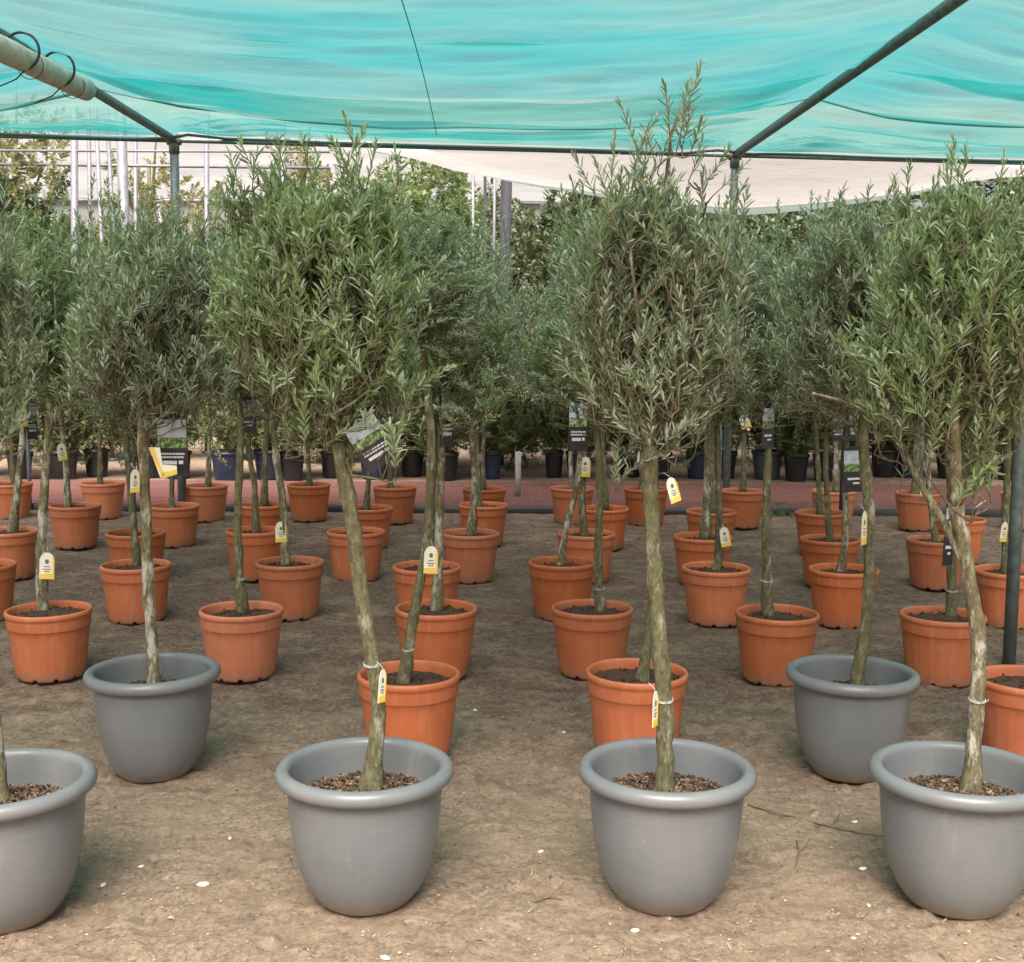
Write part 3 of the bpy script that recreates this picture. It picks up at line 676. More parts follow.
# the six olives in grey pots, crowns drawn one by one: blobs (px,py,rx,ry) and shoots ((px,py),(px,py)) at the tree's distance
GT = {
 'G1': dict(cx=0, top=745, trunk=[(2, 800), (-4, 740), (-18, 620), (-32, 500), (-40, 430)], w=17,
   limbs=[[(-40, 430), (-30, 360), (-24, 300)], [(-40, 430), (-70, 360), (-90, 300)]],
   blobs=[(-60, 290, 80, 90), (-55, 370, 70, 60), (-60, 230, 60, 60)], shoots=[((-60, 200), (-55, 120))],
   lab='olive tree in grey pot at the left edge, trunk and crown mostly outside the view'),
 'G2': dict(cx=153, top=650, trunk=[(155, 680), (149, 600), (146, 520), (143, 440), (143, 415)], w=14,
   limbs=[[(143, 415), (118, 392), (98, 350), (92, 310)], [(143, 415), (150, 370), (146, 320), (140, 270)], [(143, 415), (175, 395), (205, 372), (228, 350)]],
   blobs=[(148, 290, 62, 62), (105, 320, 48, 55), (195, 320, 45, 55), (165, 240, 48, 42), (120, 262, 42, 40), (215, 265, 36, 48), (150, 360, 62, 36)],
   shoots=[((175, 240), (178, 196)), ((128, 240), (118, 205)), ((205, 235), (215, 190)), ((150, 235), (152, 205)), ((90, 290), (70, 240))],
   lab='olive tree in dark grey pot behind the left pair of front pots, L-shaped yellow tag'),
 'G3': dict(cx=365, top=734, trunk=[(371, 787), (378, 700), (364, 610), (352, 520), (338, 442)], w=21,
   limbs=[[(338, 442), (318, 400), (297, 345), (290, 300), (285, 260)], [(338, 442), (326, 390), (322, 330), (330, 270)], [(338, 442), (352, 380), (352, 320), (372, 250)], [(330, 440), (312, 412), (292, 388)]],
   blobs=[(320, 265, 72, 82), (265, 270, 44, 75), (375, 265, 46, 70), (300, 205, 52, 48), (358, 195, 44, 42), (325, 350, 66, 46), (245, 200, 28, 40), (388, 330, 32, 42), (232, 300, 28, 40)],
   shoots=[((358, 185), (357, 112)), ((352, 190), (338, 135)), ((366, 190), (378, 140)), ((240, 190), (228, 150)), ((250, 190), (252, 148)), ((290, 180), (282, 142)), ((395, 190), (405, 150)), ((310, 170), (305, 140)), ((360, 400), (408, 350)), ((345, 180), (362, 130)), ((375, 400), (404, 375)), ((262, 180), (240, 145))],
   lab='front-row olive tree in grey pot, thick curved trunk, tilted black sign'),
 'G4': dict(cx=667, top=735, trunk=[(665, 790), (664, 700), (656, 600), (652, 520), (650, 445)], w=21,
   limbs=[[(650, 445), (657, 390), (661, 330), (658, 270), (664, 200), (672, 130)], [(650, 445), (636, 405), (618, 372), (604, 330), (596, 280)], [(652, 440), (690, 400), (718, 375), (736, 350)], [(650, 445), (640, 380), (638, 320), (630, 250)]],
   blobs=[(660, 260, 52, 95), (610, 265, 46, 70), (705, 255, 46, 70), (640, 205, 46, 44, .5), (690, 190, 38, 40, .4), (600, 330, 38, 40, .8), (720, 320, 38, 40, .8), (655, 345, 66, 42, .55), (655, 400, 60, 26, .2)],
   shoots=[((672, 160), (690, 68)), ((668, 150), (665, 92)), ((680, 150), (694, 110)), ((650, 180), (622, 98)), ((655, 170), (648, 128)), ((700, 190), (735, 150)), ((708, 200), (742, 170)), ((600, 210), (570, 158)), ((610, 215), (598, 162)), ((572, 250), (562, 190)), ((640, 190), (655, 130)), ((690, 180), (712, 140)), ((630, 195), (628, 120)), ((585, 240), (578, 180)), ((735, 260), (748, 190)), ((680, 140), (684, 84)), ((686, 160), (700, 125)), ((660, 170), (672, 110))],
   lab='front-row olive tree in grey pot, tallest crown with leader shoots against the teal net'),
 'G5': dict(cx=852, top=652, trunk=[(855, 682), (868, 600), (869, 510), (863, 440), (866, 390)], w=14,
   limbs=[[(866, 390), (858, 340), (850, 280)], [(866, 390), (880, 340), (890, 270)], [(866, 390), (835, 365), (800, 345)]],
   blobs=[(850, 285, 60, 62), (805, 300, 42, 52), (895, 270, 40, 60), (845, 230, 46, 34), (850, 345, 62, 38)],
   shoots=[((815, 240), (812, 190)), ((850, 215), (845, 190)), ((865, 215), (870, 186)), ((835, 220), (832, 188)), ((880, 220), (884, 180)), ((905, 215), (905, 175))],
   lab='olive tree in dark grey pot behind the front row, slender dark trunk, long yellow tag'),
 'G6': dict(cx=961, top=738, trunk=[(970, 790), (977, 700), (978, 640), (968, 570), (956, 505)], w=19, Yt=None,
   limbs=[[(968, 570), (945, 525), (918, 480), (898, 435), (876, 395), (868, 350)], [(956, 505), (955, 440), (953, 380), (958, 310), (960, 240)], [(900, 440), (872, 415), (845, 402), (812, 393)], [(955, 440), (985, 380), (1000, 320)], [(958, 500), (975, 470), (1000, 455)]],
   blobs=[(955, 260, 62, 72), (905, 300, 44, 66), (1005, 270, 46, 72), (945, 335, 62, 56, .8), (1010, 350, 40, 50, .7), (880, 345, 36, 44, .8), (985, 445, 20, 16), (940, 400, 60, 26, .25), (960, 205, 44, 30)],
   shoots=[((952, 200), (962, 138)), ((955, 195), (948, 150)), ((915, 215), (915, 158)), ((925, 215), (935, 165)), ((985, 215), (990, 165)), ((1005, 210), (1016, 165)), ((900, 240), (890, 185)), ((958, 190), (972, 145)), ((975, 455), (1005, 430)), ((880, 370), (850, 355)), ((968, 452), (990, 478)), ((985, 225), (1003, 170))],
   lab='front-row olive tree in grey pot at the right, white-streaked trunk with low side branch'),
}
gi = 0
for key, g in GT.items():
    Y = rim_y(g['cx'], g['top'], GH, GR); X = at_y(g['cx'], g['top'] + 25, Y).x; org = Vector((X, Y, 0))
    t_ = thing('potted_olive_tree', org, g['lab'], 'tree', 'olive trees in grey pots')
    p = link('pot', ME_gpot, t_); p.rotation_euler.z = gi * 1.1; ps = {'G2': .955, 'G5': .95}.get(key, .99); p.scale = (ps, ps, 1)
    mu = link('mulch', ME_mulch[gi % 2], p); mu.rotation_euler.z = gi * 2.3
    foot = at_z(*g['trunk'][0], 0.31); Yt = min(max(foot.y, Y - .08), Y + .08)
    W = wood_path(g['trunk'], Yt); W[0].z = 0.275
    r0 = g['w'] * pxm(Yt) / 2 * .82; paths = [(W, r0, r0 * .88, True)]
    LW = []
    for q, lb in enumerate(g['limbs']):
        dy = (0.10, -0.08, 0.05, -0.12, 0.1)[q % 5] if len(lb) > 3 or q else 0.04
        w_ = wood_path(lb, Yt, dy); LW.append(w_)
        f_ = (0.72, 0.55, 0.42, 0.4, 0.35)[q % 5]
        if key == 'G6': f_ = (0.62, 0.86, .1, .4, .3)[q]
        if key == 'G6' and q == 2: w_ = wood_path(lb, Yt + .05, 0); LW[-1] = w_; f_ = 0.10
        if key == 'G3' and q == 3: f_ = 0.3
        paths.append((w_, r0 * f_, 0.004, False))
    tr = trunk_mesh('trunk', paths, t_, M_bark2 if key in ('G6', 'G2') else M_bark, org)
    m1 = pxm(Yt); bl = []; fk = W[-1] - org
    for bb in g['blobs']:
        bx, by, rx, ry = bb[:4]; wq = bb[4] if len(bb) > 4 else 1.0
        c_ = at_y(bx, by, Yt) - org; bl.append((c_.x, c_.y + rnd.uniform(-.06, .06), c_.z, rx * m1, rx * m1 * 0.95, ry * m1, wq))
    if key in ('G2', 'G3', 'G5'): bl.append((fk.x, fk.y, fk.z + .26, .30, .3, .15, .25))
    sh = []
    for a_, b_ in g['shoots']:
        dy = rnd.uniform(-.08, .08); A_ = at_y(*a_, Yt) - org; B_ = at_y(*b_, Yt) - org; A_.y += dy; B_.y += dy * 1.3
        sh.append((tuple(A_), tuple(B_)))
    fork = W[-1] - org
    dens = {'G1': 650, 'G2': 1150, 'G3': 1350, 'G4': 900, 'G5': 1050, 'G6': 1100}[key]
    me = crown_mesh('crown', bl, tuple(fork), 70 + gi, dens, shoots=sh, mat=(M_leafg if key in ('G3', 'G6') else M_leaf), limbs=[[tuple(p - org) for p in l_] for l_ in LW],
                    leaf_l=0.042, leaf_w=0.0072, tw_len=(0.10, 0.28), nl=26)
    link('crown', me, t_)
    TREES[key] = (t_, Yt, org, W, r0, g['lab'])
    if key in ('G3', 'G4', 'G6'):
        f_ = {'G3': (0.5, 1), 'G4': (0.95, 1), 'G6': (1.0, 1)}[key]
        P_ = W[0].lerp(W[1], 1.0) - org if key != 'G3' else W[1].lerp(W[2], .4) - org
        tie(P_, r0 * 1.04, t_)
    gi += 1

# ------------------------------------------------------------------ tags and signs
def tag_thing(px, py, wpx, hpx, key, rot=0.0, yaw=0.0, shape='tag', dy=-0.03, label='', cat='tag'):
    Y = TREES[key][1] + dy; c = at_y(px, py, Y); m1 = pxm(Y); w_, h_ = wpx * m1, hpx * m1
    w_ = w_ / max(.35, math.cos(yaw))
    t_ = thing('price_tag', c, label, cat, 'cream and yellow tags on the olive trunks')
    t_.rotation_euler = (0, rot, yaw)
    th = 0.0012
    def slab(name, outline, y0, mat, parent, y1=None):
        s = MB(); n = len(outline); y1 = y0 - th if y1 is None else y1
        V = [(x, y0, z) for x, z in outline] + [(x, y1, z) for x, z in outline]
        s.add(V, [tuple(range(n)), tuple(range(2 * n - 1, n - 1, -1))] + [(i, i + n, (i + 1) % n + n, (i + 1) % n) for i in range(n)])
        return s.build(name, mat, parent, smooth=False)
    if shape == 'L':
        o_ = [(-.5, .5), (-.1, .5), (-.02, -.05), (.5, -.08), (.52, -.36), (-.05, -.5), (-.12, -.44)]
        o_ = [(x * w_, z * h_) for x, z in o_]
        slab('card', o_, 0, M_tagw, t_)
        slab('yellow_band', [(-.5 * w_, .47 * h_), (-.34 * w_, .49 * h_), (.03 * w_, -.36 * h_), (-.05 * w_, -.48 * h_)], -th - .0006, M_tagy, t_)
        slab('yellow_band', [(-.04 * w_, -.47 * h_), (.0 * w_, -.3 * h_), (.5 * w_, -.2 * h_), (.51 * w_, -.34 * h_)], -th - .0006, M_tagy, t_)
        s = MB(); s.tube([Vector((-.3 * w_, 0, .5 * h_)), Vector((-.15 * w_, .0, .62 * h_)), Vector((-.1 * w_, .01, 1.05 * h_))], 0.0012, 5); s.build('string', M_tie, t_); return t_
    o_ = [(-.5, -.5), (.5, -.5), (.5, .25), (.38, .4), (.16, .5), (-.16, .5), (-.38, .4), (-.5, .25)]
    slab('card', [(x * w_, z * h_) for x, z in o_], 0, M_tagw, t_)
    slab('yellow_band', [(-.48 * w_, -.49 * h_), (.48 * w_, -.49 * h_), (.48 * w_, -.27 * h_), (-.48 * w_, -.30 * h_)], -th - .0006, M_tagy, t_)
    slab('yellow_edge', [(.36 * w_, -.27 * h_), (.49 * w_, -.27 * h_), (.49 * w_, .25 * h_), (.36 * w_, .38 * h_)], -th - .0006, M_tagy, t_)
    s = MB()
    a = [(0.14 * w_ * math.cos(q), 0.17 * h_ + 0.085 * h_ * math.sin(q)) for q in np.linspace(0, 6.283, 13)[:-1]]
    s.add([(x, -th - .0007, z) for x, z in a] + [(x, -th - .0016, z) for x, z in a], [tuple(range(11, -1, -1)), tuple(range(12, 24))][0:2] + [(i, (i + 1) % 12, (i + 1) % 12 + 12, i + 12) for i in range(12)])
    for q, (zz, ww) in enumerate(((-.02, .4), (-.12, .55), (-.2, .35))):
        s.box((0.0, -th - .0011, zz * h_), (ww * w_, .0008, .03 * h_))
    s.build('print', M_ink, t_, smooth=False)
    s = MB(); s.tube([Vector((0, 0, .42 * h_)), Vector((0.002, .004, .55 * h_)), Vector((-.006, .02, .72 * h_))], 0.0011, 5); s.build('string', M_tie, t_)
    return t_
TG = [(47, 566, 14, 27, 'O1', .05, .2, 'tag', 'cream and yellow tag low on the trunk in the leftmost nearer orange pot'),
 (23, 417, 6, 19, 'O13', .0, .9, 'tag', 'narrow tag high on the leaning dark trunk near the left edge'),
 (62, 452, 7, 17, 'O7', -.12, .7, 'tag', 'small turned tag on a left-leaning trunk, second from the left edge'),
 (104, 419, 11, 15, 'O9', .05, .1, 'tag', 'small squarish yellow tag high on a thin trunk of the farthest row, left side'),
 (135, 481, 7, 23, 'G2', .04, .8, 'tag', 'narrow yellow tag beside the mottled trunk, left of the L-shaped tag'),
 (163, 463, 27, 31, 'G2', .0, .0, 'L', 'L-shaped yellow tag folded open beside the black sign at left'),
 (281, 532, 11, 21, 'O4', .0, .1, 'tag', 'cream tag hanging above the rim of an orange pot, left of the thick curved trunk'),
 (431, 560, 14, 28, 'O20', .04, .0, 'tag', 'cream and yellow tag hanging between two crossing trunks in the centre left'),
 (489, 410, 8, 15, 'O24', .0, .2, 'tag', 'small yellow tag high in the gap of the middle aisle'),
 (585, 467, 11, 20, 'O27', .03, .1, 'tag', 'cream tag right below the upright olive picture sign'),
 (673, 490, 11, 26, 'G4', -.32, .4, 'tag', 'tilted yellow tag sticking out right of the middle front trunk'),
 (725, 537, 10, 20, 'O35', -.18, .1, 'tag', 'tilted cream tag on the curved trunk right of the middle front tree'),
 (745, 421, 10, 15, 'O32', -.3, .1, 'tag', 'small tilted yellow tag high on a thin trunk left of the black sign'),
 (864, 528, 7, 34, 'G5', .0, .8, 'tag', 'long yellow tag flat against the dark trunk in the right rear grey pot'),
 (924, 493, 8, 7, 'O41', .0, .1, 'tag', 'tiny square orange-cream tag on the rim of a far orange pot'),
 (1004, 532, 8, 20, 'O44', .1, .4, 'tag', 'cream tag beside the grey roof post at the right edge'),
 (382, 686, 6, 34, 'G3', .1, 1.0, 'tag', 'yellow tag seen edge-on low on the thick curved front trunk'),
 (655, 709, 6, 37, 'G4', .02, 1.0, 'tag', 'yellow tag seen edge-on low on the middle front trunk')]
for (px, py, w_, h_, key, rot, yaw, shp, lab) in TG:
    dy = -0.04 if shp != 'L' else -0.05
    tag_thing(px, py, w_, h_, key, rot, yaw, shp, dy, lab)
def text_mesh(txt, size, name, mat, parent, loc):
    cu = bpy.data.curves.new(name, 'FONT'); cu.body = txt; cu.size = size; cu.align_x = 'CENTER'; cu.align_y = 'CENTER'; cu.extrude = 0.0004
    o_ = bpy.data.objects.new(name, cu); COL.objects.link(o_); bpy.context.view_layer.update()
    me = bpy.data.meshes.new_from_object(o_); bpy.data.objects.remove(o_); me.materials.clear(); me.materials.append(mat)
    o_ = link(name, me, parent, loc); o_.rotation_euler.x = R(90); return o_
def sign_thing(px, py, wpx, hpx, key, rot, yaw, lab, dy=-0.05, style=0, text=None):
    Y = TREES[key][1] + dy; c = at_y(px, py, Y); m1 = pxm(Y); w_ = wpx * m1 / max(.3, math.cos(yaw)); h_ = hpx * m1
    t_ = thing('plant_sign', c, lab, 'sign', 'black plant picture signs tied to the olive trees'); t_.rotation_euler = (0, rot, yaw)
    s = MB(); s.box((0, 0, 0), (w_, .002, h_)); s.box((0, 0, h_ * .52), (w_ * .5, .002, h_ * .06)); s.build('board', M_signdark, t_, smooth=False)
    s = MB(); s.box((0, -.0016, h_ * .29), (w_ * .94, .0008, h_ * .30)); s.build('sky_picture', M_signblue, t_, smooth=False)
    s = MB(); s.box((0, -.0016, h_ * .05), (w_ * .94, .0008, h_ * .17)); s.build('hedge_picture', M_signgreen, t_, smooth=False)
    s = MB(); rs = np.random.RandomState(int(px))
    if style != 2:
        for r_ in range(2):
            x = -.38 * w_
            while x < .36 * w_:
                l_ = w_ * rs.uniform(.05, .12); s.box((x + l_ / 2, -.0016, h_ * (-.13 - .055 * r_)), (l_ * .8, .0008, h_ * .03)); x += l_
        s.box((-.08 * w_, -.0016, -.275 * h_), (.46 * w_, .0008, h_ * .06)); s.box((.28 * w_, -.0016, -.27 * h_), (.14 * w_, .0008, h_ * .06))
    else:
        s.box((0, -.0016, -.2 * h_), (.6 * w_, .0008, h_ * .05)); s.box((.1 * w_, -.0016, -.3 * h_), (.3 * w_, .0008, h_ * .04))
    s.build('lettering', M_signwhite, t_, smooth=False)
    if text: text_mesh(text, w_ * .30, 'title', M_signwhite, t_, (0, -.0024, h_ * .05))
    return t_
SG = [(172, 446, 31, 60, 'G2', 0, 0, 'large upright black sign with pale sky picture beside the L-shaped tag', .02, 0, None),
 (371, 442, 36, 52, 'G3', R(-32), .1, 'black picture sign tilted to the right beside the thick curved front trunk', -.03, 0, None),
 (578, 425, 19, 52, 'O28', 0, .1, 'upright black olive sign with pale panel left of the brown trunks, middle', -.38, 0, 'OLIVA'),
 (570, 400, 12, 28, 'O27', .1, .5, 'half-turned black sign above the upright olive sign', -.1, 0, None),
 (604, 412, 7, 30, 'O29', .0, 1.1, 'black sign seen nearly edge-on right of the brown trunk, middle', -.05, 0, None),
 (768, 427, 14, 42, 'O36', 0, .6, 'dark glossy sign wrapped on the straight spotted trunk right of centre', -.05, 2, None),
 (838, 426, 12, 30, 'O39', 0, .1, 'small sky-picture sign left of the dark stake at right', -.05, 0, None),
 (857, 424, 18, 34, 'O40', R(3), .1, 'sky-picture sign right of the dark stake, upper of the two', -.1, 0, None),
 (854, 470, 22, 44, 'O40', R(-2), .1, 'black picture sign right of the dark stake, lower of the two', -.13, 2, None),
 (248, 415, 15, 34, 'O2', 0, .3, 'black sign behind the straight trunk in the left half', .08, 2, None),
 (447, 418, 12, 58, 'O19', R(2), .9, 'long twisted sign hanging between the trunks left of the middle aisle', -.04, 0, None),
 (949, 535, 12, 62, 'O45', R(2), .5, 'tall narrow black sign tied behind the white-streaked trunk at right', -.08, 2, None),
 (721, 405, 12, 24, 'O34', R(-20), .4, 'crumpled black sign on top of the grey stake right of centre', -.1, 2, None),
 (32, 420, 9, 38, 'O13', 0, .4, 'narrow blue-white sign behind the dark forked trunk at the left edge', .1, 0, None),
 (632, 440, 7, 40, 'O30', 0, .9, 'thin sign nearly edge-on left of the middle front trunk', -.02, 2, None)]
for a in SG: sign_thing(a[0], a[1], a[2], a[3], a[4], a[5], a[6], a[7], a[8], a[9], a[10])

# ------------------------------------------------------------------ shade structure
ZP = 3.45
eL = at_z(-160, 134, ZP); c1 = at_z(174, 140, ZP); c2 = at_z(735, 155, ZP); eR = at_z(1200, 163, ZP)
edge_y = (c1.y + c2.y) / 2
def EY(x): return c1.y + (c2.y - c1.y) * (x - c1.x) / (c2.x - c1.x)
fr = thing('shade_house', (c1.x, c1.y, 0), 'galvanised pipe posts and rafters carrying the teal shade net', 'shade house')
fo = Vector((c1.x, c1.y, 0))
def fpipe(name, a, b, r, mat, n=10):
    s = MB(); a = Vector(a) - fo; b = Vector(b) - fo; s.tube([a.lerp(b, i / 4) for i in range(5)], r, 16); return s.build(name, mat, fr)
fpipe('edge_pipe', (-9, EY(-9), ZP), (9, EY(9), ZP), 0.024, M_galv)
lp0 = at_z(0, 33, ZP); d_ = (lp0 - c1).normalized(); lp1 = c1 + d_ * 11.5
rp0 = at_z(955, 1, ZP); d2_ = (rp0 - c2).normalized(); rp1 = c2 + d2_ * 11.5
fpipe('rafter', c1, lp1, 0.037, M_galv2); fpipe('rafter', c2, rp1, 0.039, M_galv2)
fpipe('post', (c1.x, c1.y, -0.1), (c1.x, c1.y, ZP + .02), 0.04, M_galv2)
b2 = at_y(731, 420, c2.y)
fpipe('post', (c2.x, c2.y, -0.1), (c2.x, c2.y, ZP + .02), 0.036, M_galv2)
nb_ = at_z(1009, 663, 0); m_p = at_y(1021, 425, nb_.y); nt_ = nb_ + (m_p - nb_) * (ZP / m_p.z)
fpipe('post', nb_ - Vector((0, 0, .1)), nt_, 0.033, M_galv)
lq = (nb_.y - c1.y) / d_.y; fpipe('post', (c1.x + d_.x * lq - .15, nb_.y, -.1), c1 + d_ * lq, 0.033, M_galv2)
s = MB()
for c_ in (c1, c2):
    s.tube([c_ - fo + Vector((-.06, 0, 0)), c_ - fo + Vector((.06, 0, 0))], .046, 14); s.tube([c_ - fo + Vector((0, 0, -.12)), c_ - fo + Vector((0, 0, .05))], .046, 14)
s.build('clamp', M_galv, fr)
# teal net: one sheet sagging between rafters and wires, with two hanging folds
def rafterx(side, y):
    a, d = (c1, d_) if side < 0 else (c2, d2_); return a.x + d.x * (y - a.y) / d.y
nxs = np.linspace(-8.5, 8.5, 260); nys = np.concatenate([np.linspace(1.2, 4.5, 60), np.linspace(4.53, 8.4, 300)])
NX, NYn = np.meshgrid(nxs, nys)
EYv = c1.y + (c2.y - c1.y) * (NX - c1.x) / (c2.x - c1.x)
tt = (NYn - nys[0]) / (nys[-1] - nys[0]); NY = nys[0] + (EYv - 0.02 - nys[0]) * tt
xl = c1.x + d_.x * (NY - c1.y) / d_.y; xr = c2.x + d2_.x * (NY - c2.y) / d2_.y
u = (NX - xl) / (xr - xl); par = np.where((u > 0) & (u < 1), 4 * u * (1 - u), np.clip(1 - (np.abs(u - .5) - 1.0) ** 2 * 4, 0, 1))
def bay(uu): 
    f_ = np.mod(uu, 1.0); return 4 * f_ * (1 - f_)
par = bay(u)
yprof = np.clip((EYv - NY) / 2.0, 0, 1); yprof = yprof * yprof * (3 - 2 * yprof)
sag = 0.20 * par * yprof
def lip(yf, amp, back, front):
    """cloth hangs lower on the camera side of yf, rises steeply behind it"""
    d = NY - yf; return -amp * np.where(d < 0, np.exp(d / front), np.exp(-(d / back) ** 2))
yf1 = 8.0 + 0.22 * np.sin(NX * .42 + 1.0) + .05 * np.sin(NX * 1.7) - 0.06 * NX
yf2 = 9.1 + 0.14 * np.sin(NX * .6 + .4) + .04 * np.sin(NX * 2.1) - 0.02 * NX
NZ = ZP + .035 - sag + lip(yf1, .15, .10, 1.3) * np.clip(par * 2.2, 0.25, 1) + lip(yf2, .06, .07, .5) * np.clip(par * 2.5, 0.1, 1)
rip = (vnoise(NX * 0.45, NY * 1.6, .45, 31) - .5) * .07 + (vnoise(NX * .5, NY * 3.2, .3, 33) - .5) * .035
NZ += rip * np.clip(par * 3, 0.15, 1) * np.clip((EYv - NY) / .3, 0, 1)
# tension creases running to the tie points
for (tx, sgn) in ((c1.x, 1), (c2.x, 1)):
    a_ = np.arctan2(EYv - NY, NX - tx); r_ = np.hypot(EYv - NY, NX - tx); NZ += .02 * np.sin(a_ * 22) * np.exp(-((r_ - .8) / .6) ** 2) * np.clip(par * 6, 0, 1)
# edge pulled back near the posts
pull = (np.exp(-((NX - c1.x - .18) / .16) ** 2) + np.exp(-((NX - c2.x + .22) / .2) ** 2)) * .22
NY = NY - pull * np.clip(1 - (EYv - NY) / 1.0, 0, 1)
NZ = np.maximum(NZ, ZP - .8)
nyn, nxn = NX.shape; idx = (np.arange(nyn - 1)[:, None] * nxn + np.arange(nxn - 1)[None, :]).ravel()
Q = np.stack([idx, idx + 1, idx + nxn + 1, idx + nxn], 1)
net = link('shade_net', fast_mesh('shade_net', np.stack([NX.ravel(), NY.ravel(), NZ.ravel()], 1), Q, M_net, smooth=True))
tag(net, 'teal translucent shade net sagging overhead between the pipes, faded in streaks', 'shade net')
from mathutils.bvhtree import BVHTree
bv = BVHTree.FromPolygons([tuple(v) for v in np.stack([NX.ravel(), NY.ravel(), NZ.ravel()], 1)], [tuple(q) for q in Q.tolist()])
def net_z(px, py):
    h = bv.ray_cast(Vector((0, 0, H)), ray(px, py).normalized()); return h[0]
def netz_xy(x, y):
    h = bv.ray_cast(Vector((x, y, 1.5)), Vector((0, 0, 1))); return h[0].z if h[0] else ZP
# seam down the middle of the bay and the dark hem
s = MB(); P_ = []
for i in range(-60, 137, 3):
    q = net_z(402 + 34 * i / 137 + 3 * math.sin(i * .02), i)
    if q is not None: P_.append(q + Vector((0, -.003, -.004)))
s.tube(P_, .0035, 6); s.build('seam', M_net, net)
s = MB(); P_ = [Vector((NX[-1, i], NY[-1, i] - .0, NZ[-1, i] - .03)) for i in range(0, nxn, 2)]; s.tube(P_, .013, 6); s.build('hem', M_netedge, net)
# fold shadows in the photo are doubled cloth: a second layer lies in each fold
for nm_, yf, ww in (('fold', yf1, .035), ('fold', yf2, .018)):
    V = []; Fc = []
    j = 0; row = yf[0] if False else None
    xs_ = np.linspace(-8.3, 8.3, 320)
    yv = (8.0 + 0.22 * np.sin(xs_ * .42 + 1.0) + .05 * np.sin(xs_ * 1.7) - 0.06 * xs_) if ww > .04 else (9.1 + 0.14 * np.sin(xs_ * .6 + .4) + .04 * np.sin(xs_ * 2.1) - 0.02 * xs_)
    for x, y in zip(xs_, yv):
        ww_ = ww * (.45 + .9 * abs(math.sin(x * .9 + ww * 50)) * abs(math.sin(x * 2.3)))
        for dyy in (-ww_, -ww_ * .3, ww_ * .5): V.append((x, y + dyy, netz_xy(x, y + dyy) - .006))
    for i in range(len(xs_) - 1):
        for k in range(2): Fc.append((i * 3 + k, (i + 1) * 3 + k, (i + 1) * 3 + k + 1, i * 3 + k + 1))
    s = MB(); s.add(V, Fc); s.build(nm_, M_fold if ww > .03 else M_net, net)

# rolled white film strapped below the left rafter
A_ = at_z(-95, 2, ZP - .20); B_ = at_z(86, 90, ZP - .15)
ro = thing('film_roll', B_, 'dirty white roll of film strapped under the left roof pipe', 'roll')
s = MB(); AA = A_ - B_; n = 14
s.tube([AA.lerp(Vector((0, 0, 0)), i / n) for i in range(n + 1)], [.072 + .003 * math.sin(i * 2.1) for i in range(n + 1)], 24); s.build('tube', M_pvc, ro)
s = MB(); s.tube([AA + Vector((0, 0, .0)), AA * .0], .05, 12); 
ax = -AA.normalized(); sx_ = ax.orthogonal().normalized(); sy_ = ax.cross(sx_)
for f_ in (.36, .57, .62, .80, .90):
    s = MB(); c_ = AA.lerp(Vector((0, 0, 0)), f_); up_ = Vector((0, 0, 1))
    pts = [c_ + up_ * .045 + (sx_ * math.cos(t) + sy_ * math.sin(t)) * (.105 if f_ in (.57, .80) else .079) - (up_ * .02 if f_ not in (.57, .80) else up_ * 0.0) - (up_ * .04 if f_ not in (.57, .80) else up_ * 0) for t in np.linspace(0, 6.283, 29)]
    s.tube(pts, .0085 if f_ in (.57, .80) else .0025, 6, cap=False)
    if f_ in (.57, .80): s.tube([c_ + Vector((.02, 0, -.06)), c_ + Vector((-.03, -.02, -.12)), c_ + Vector((-.14, -.03, -.17))], .004, 6)
    s.build('strap', M_blackplastic, ro)

# pale net of the next bay, hanging low behind the edge pipe
hem = [(372, 150), (420, 156), (470, 170), (530, 183), (600, 194), (670, 205), (735, 212), (800, 208), (860, 200), (920, 190), (975, 176), (1030, 166), (1100, 160)]
YH = 13.4; s = MB(); V = []; Fc = []; HP = smooth_path([at_y(x, y, YH) for x, y in hem], 6)
nr = 14; topx = []
for i, p in enumerate(HP):
    a = Vector((p.x * .86, EY(p.x * .86) + .10, ZP - .03)); back = Vector((p.x * 1.05, YH + 3.2, 4.9))
    for k in range(nr + 1):
        t = k / nr; q = a.lerp(p, t); q.z -= 0.10 * math.sin(math.pi * t) * min(1, (i / 10)); V.append(tuple(q))
    for k in range(1, 7):
        t = k / 6; q = p.lerp(back, t); V.append(tuple(q))
m_ = nr + 7
for i in range(len(HP) - 1):
    for k in range(m_ - 1): Fc.append((i * m_ + k, (i + 1) * m_ + k, (i + 1) * m_ + k + 1, i * m_ + k + 1))
s.add(V, Fc); wn = s.build('shade_net', M_netwhite)
tag(wn, 'bleached white net sagging low behind the roof edge, greenish hem', 'shade net')
s = MB(); V = []; Fc = []
for i, p in enumerate(HP):
    for k, (dy, dz) in enumerate(((-.42, .035), (-.2, .0), (-.02, -.02), (.02, .06))): V.append((p.x, p.y + dy, p.z + dz - .012))
for i in range(len(HP) - 1):
    for k in range(3): Fc.append((i * 4 + k, (i + 1) * 4 + k, (i + 1) * 4 + k + 1, i * 4 + k + 1))
s.add(V, Fc); s.build('hem', M_nethem, wn)

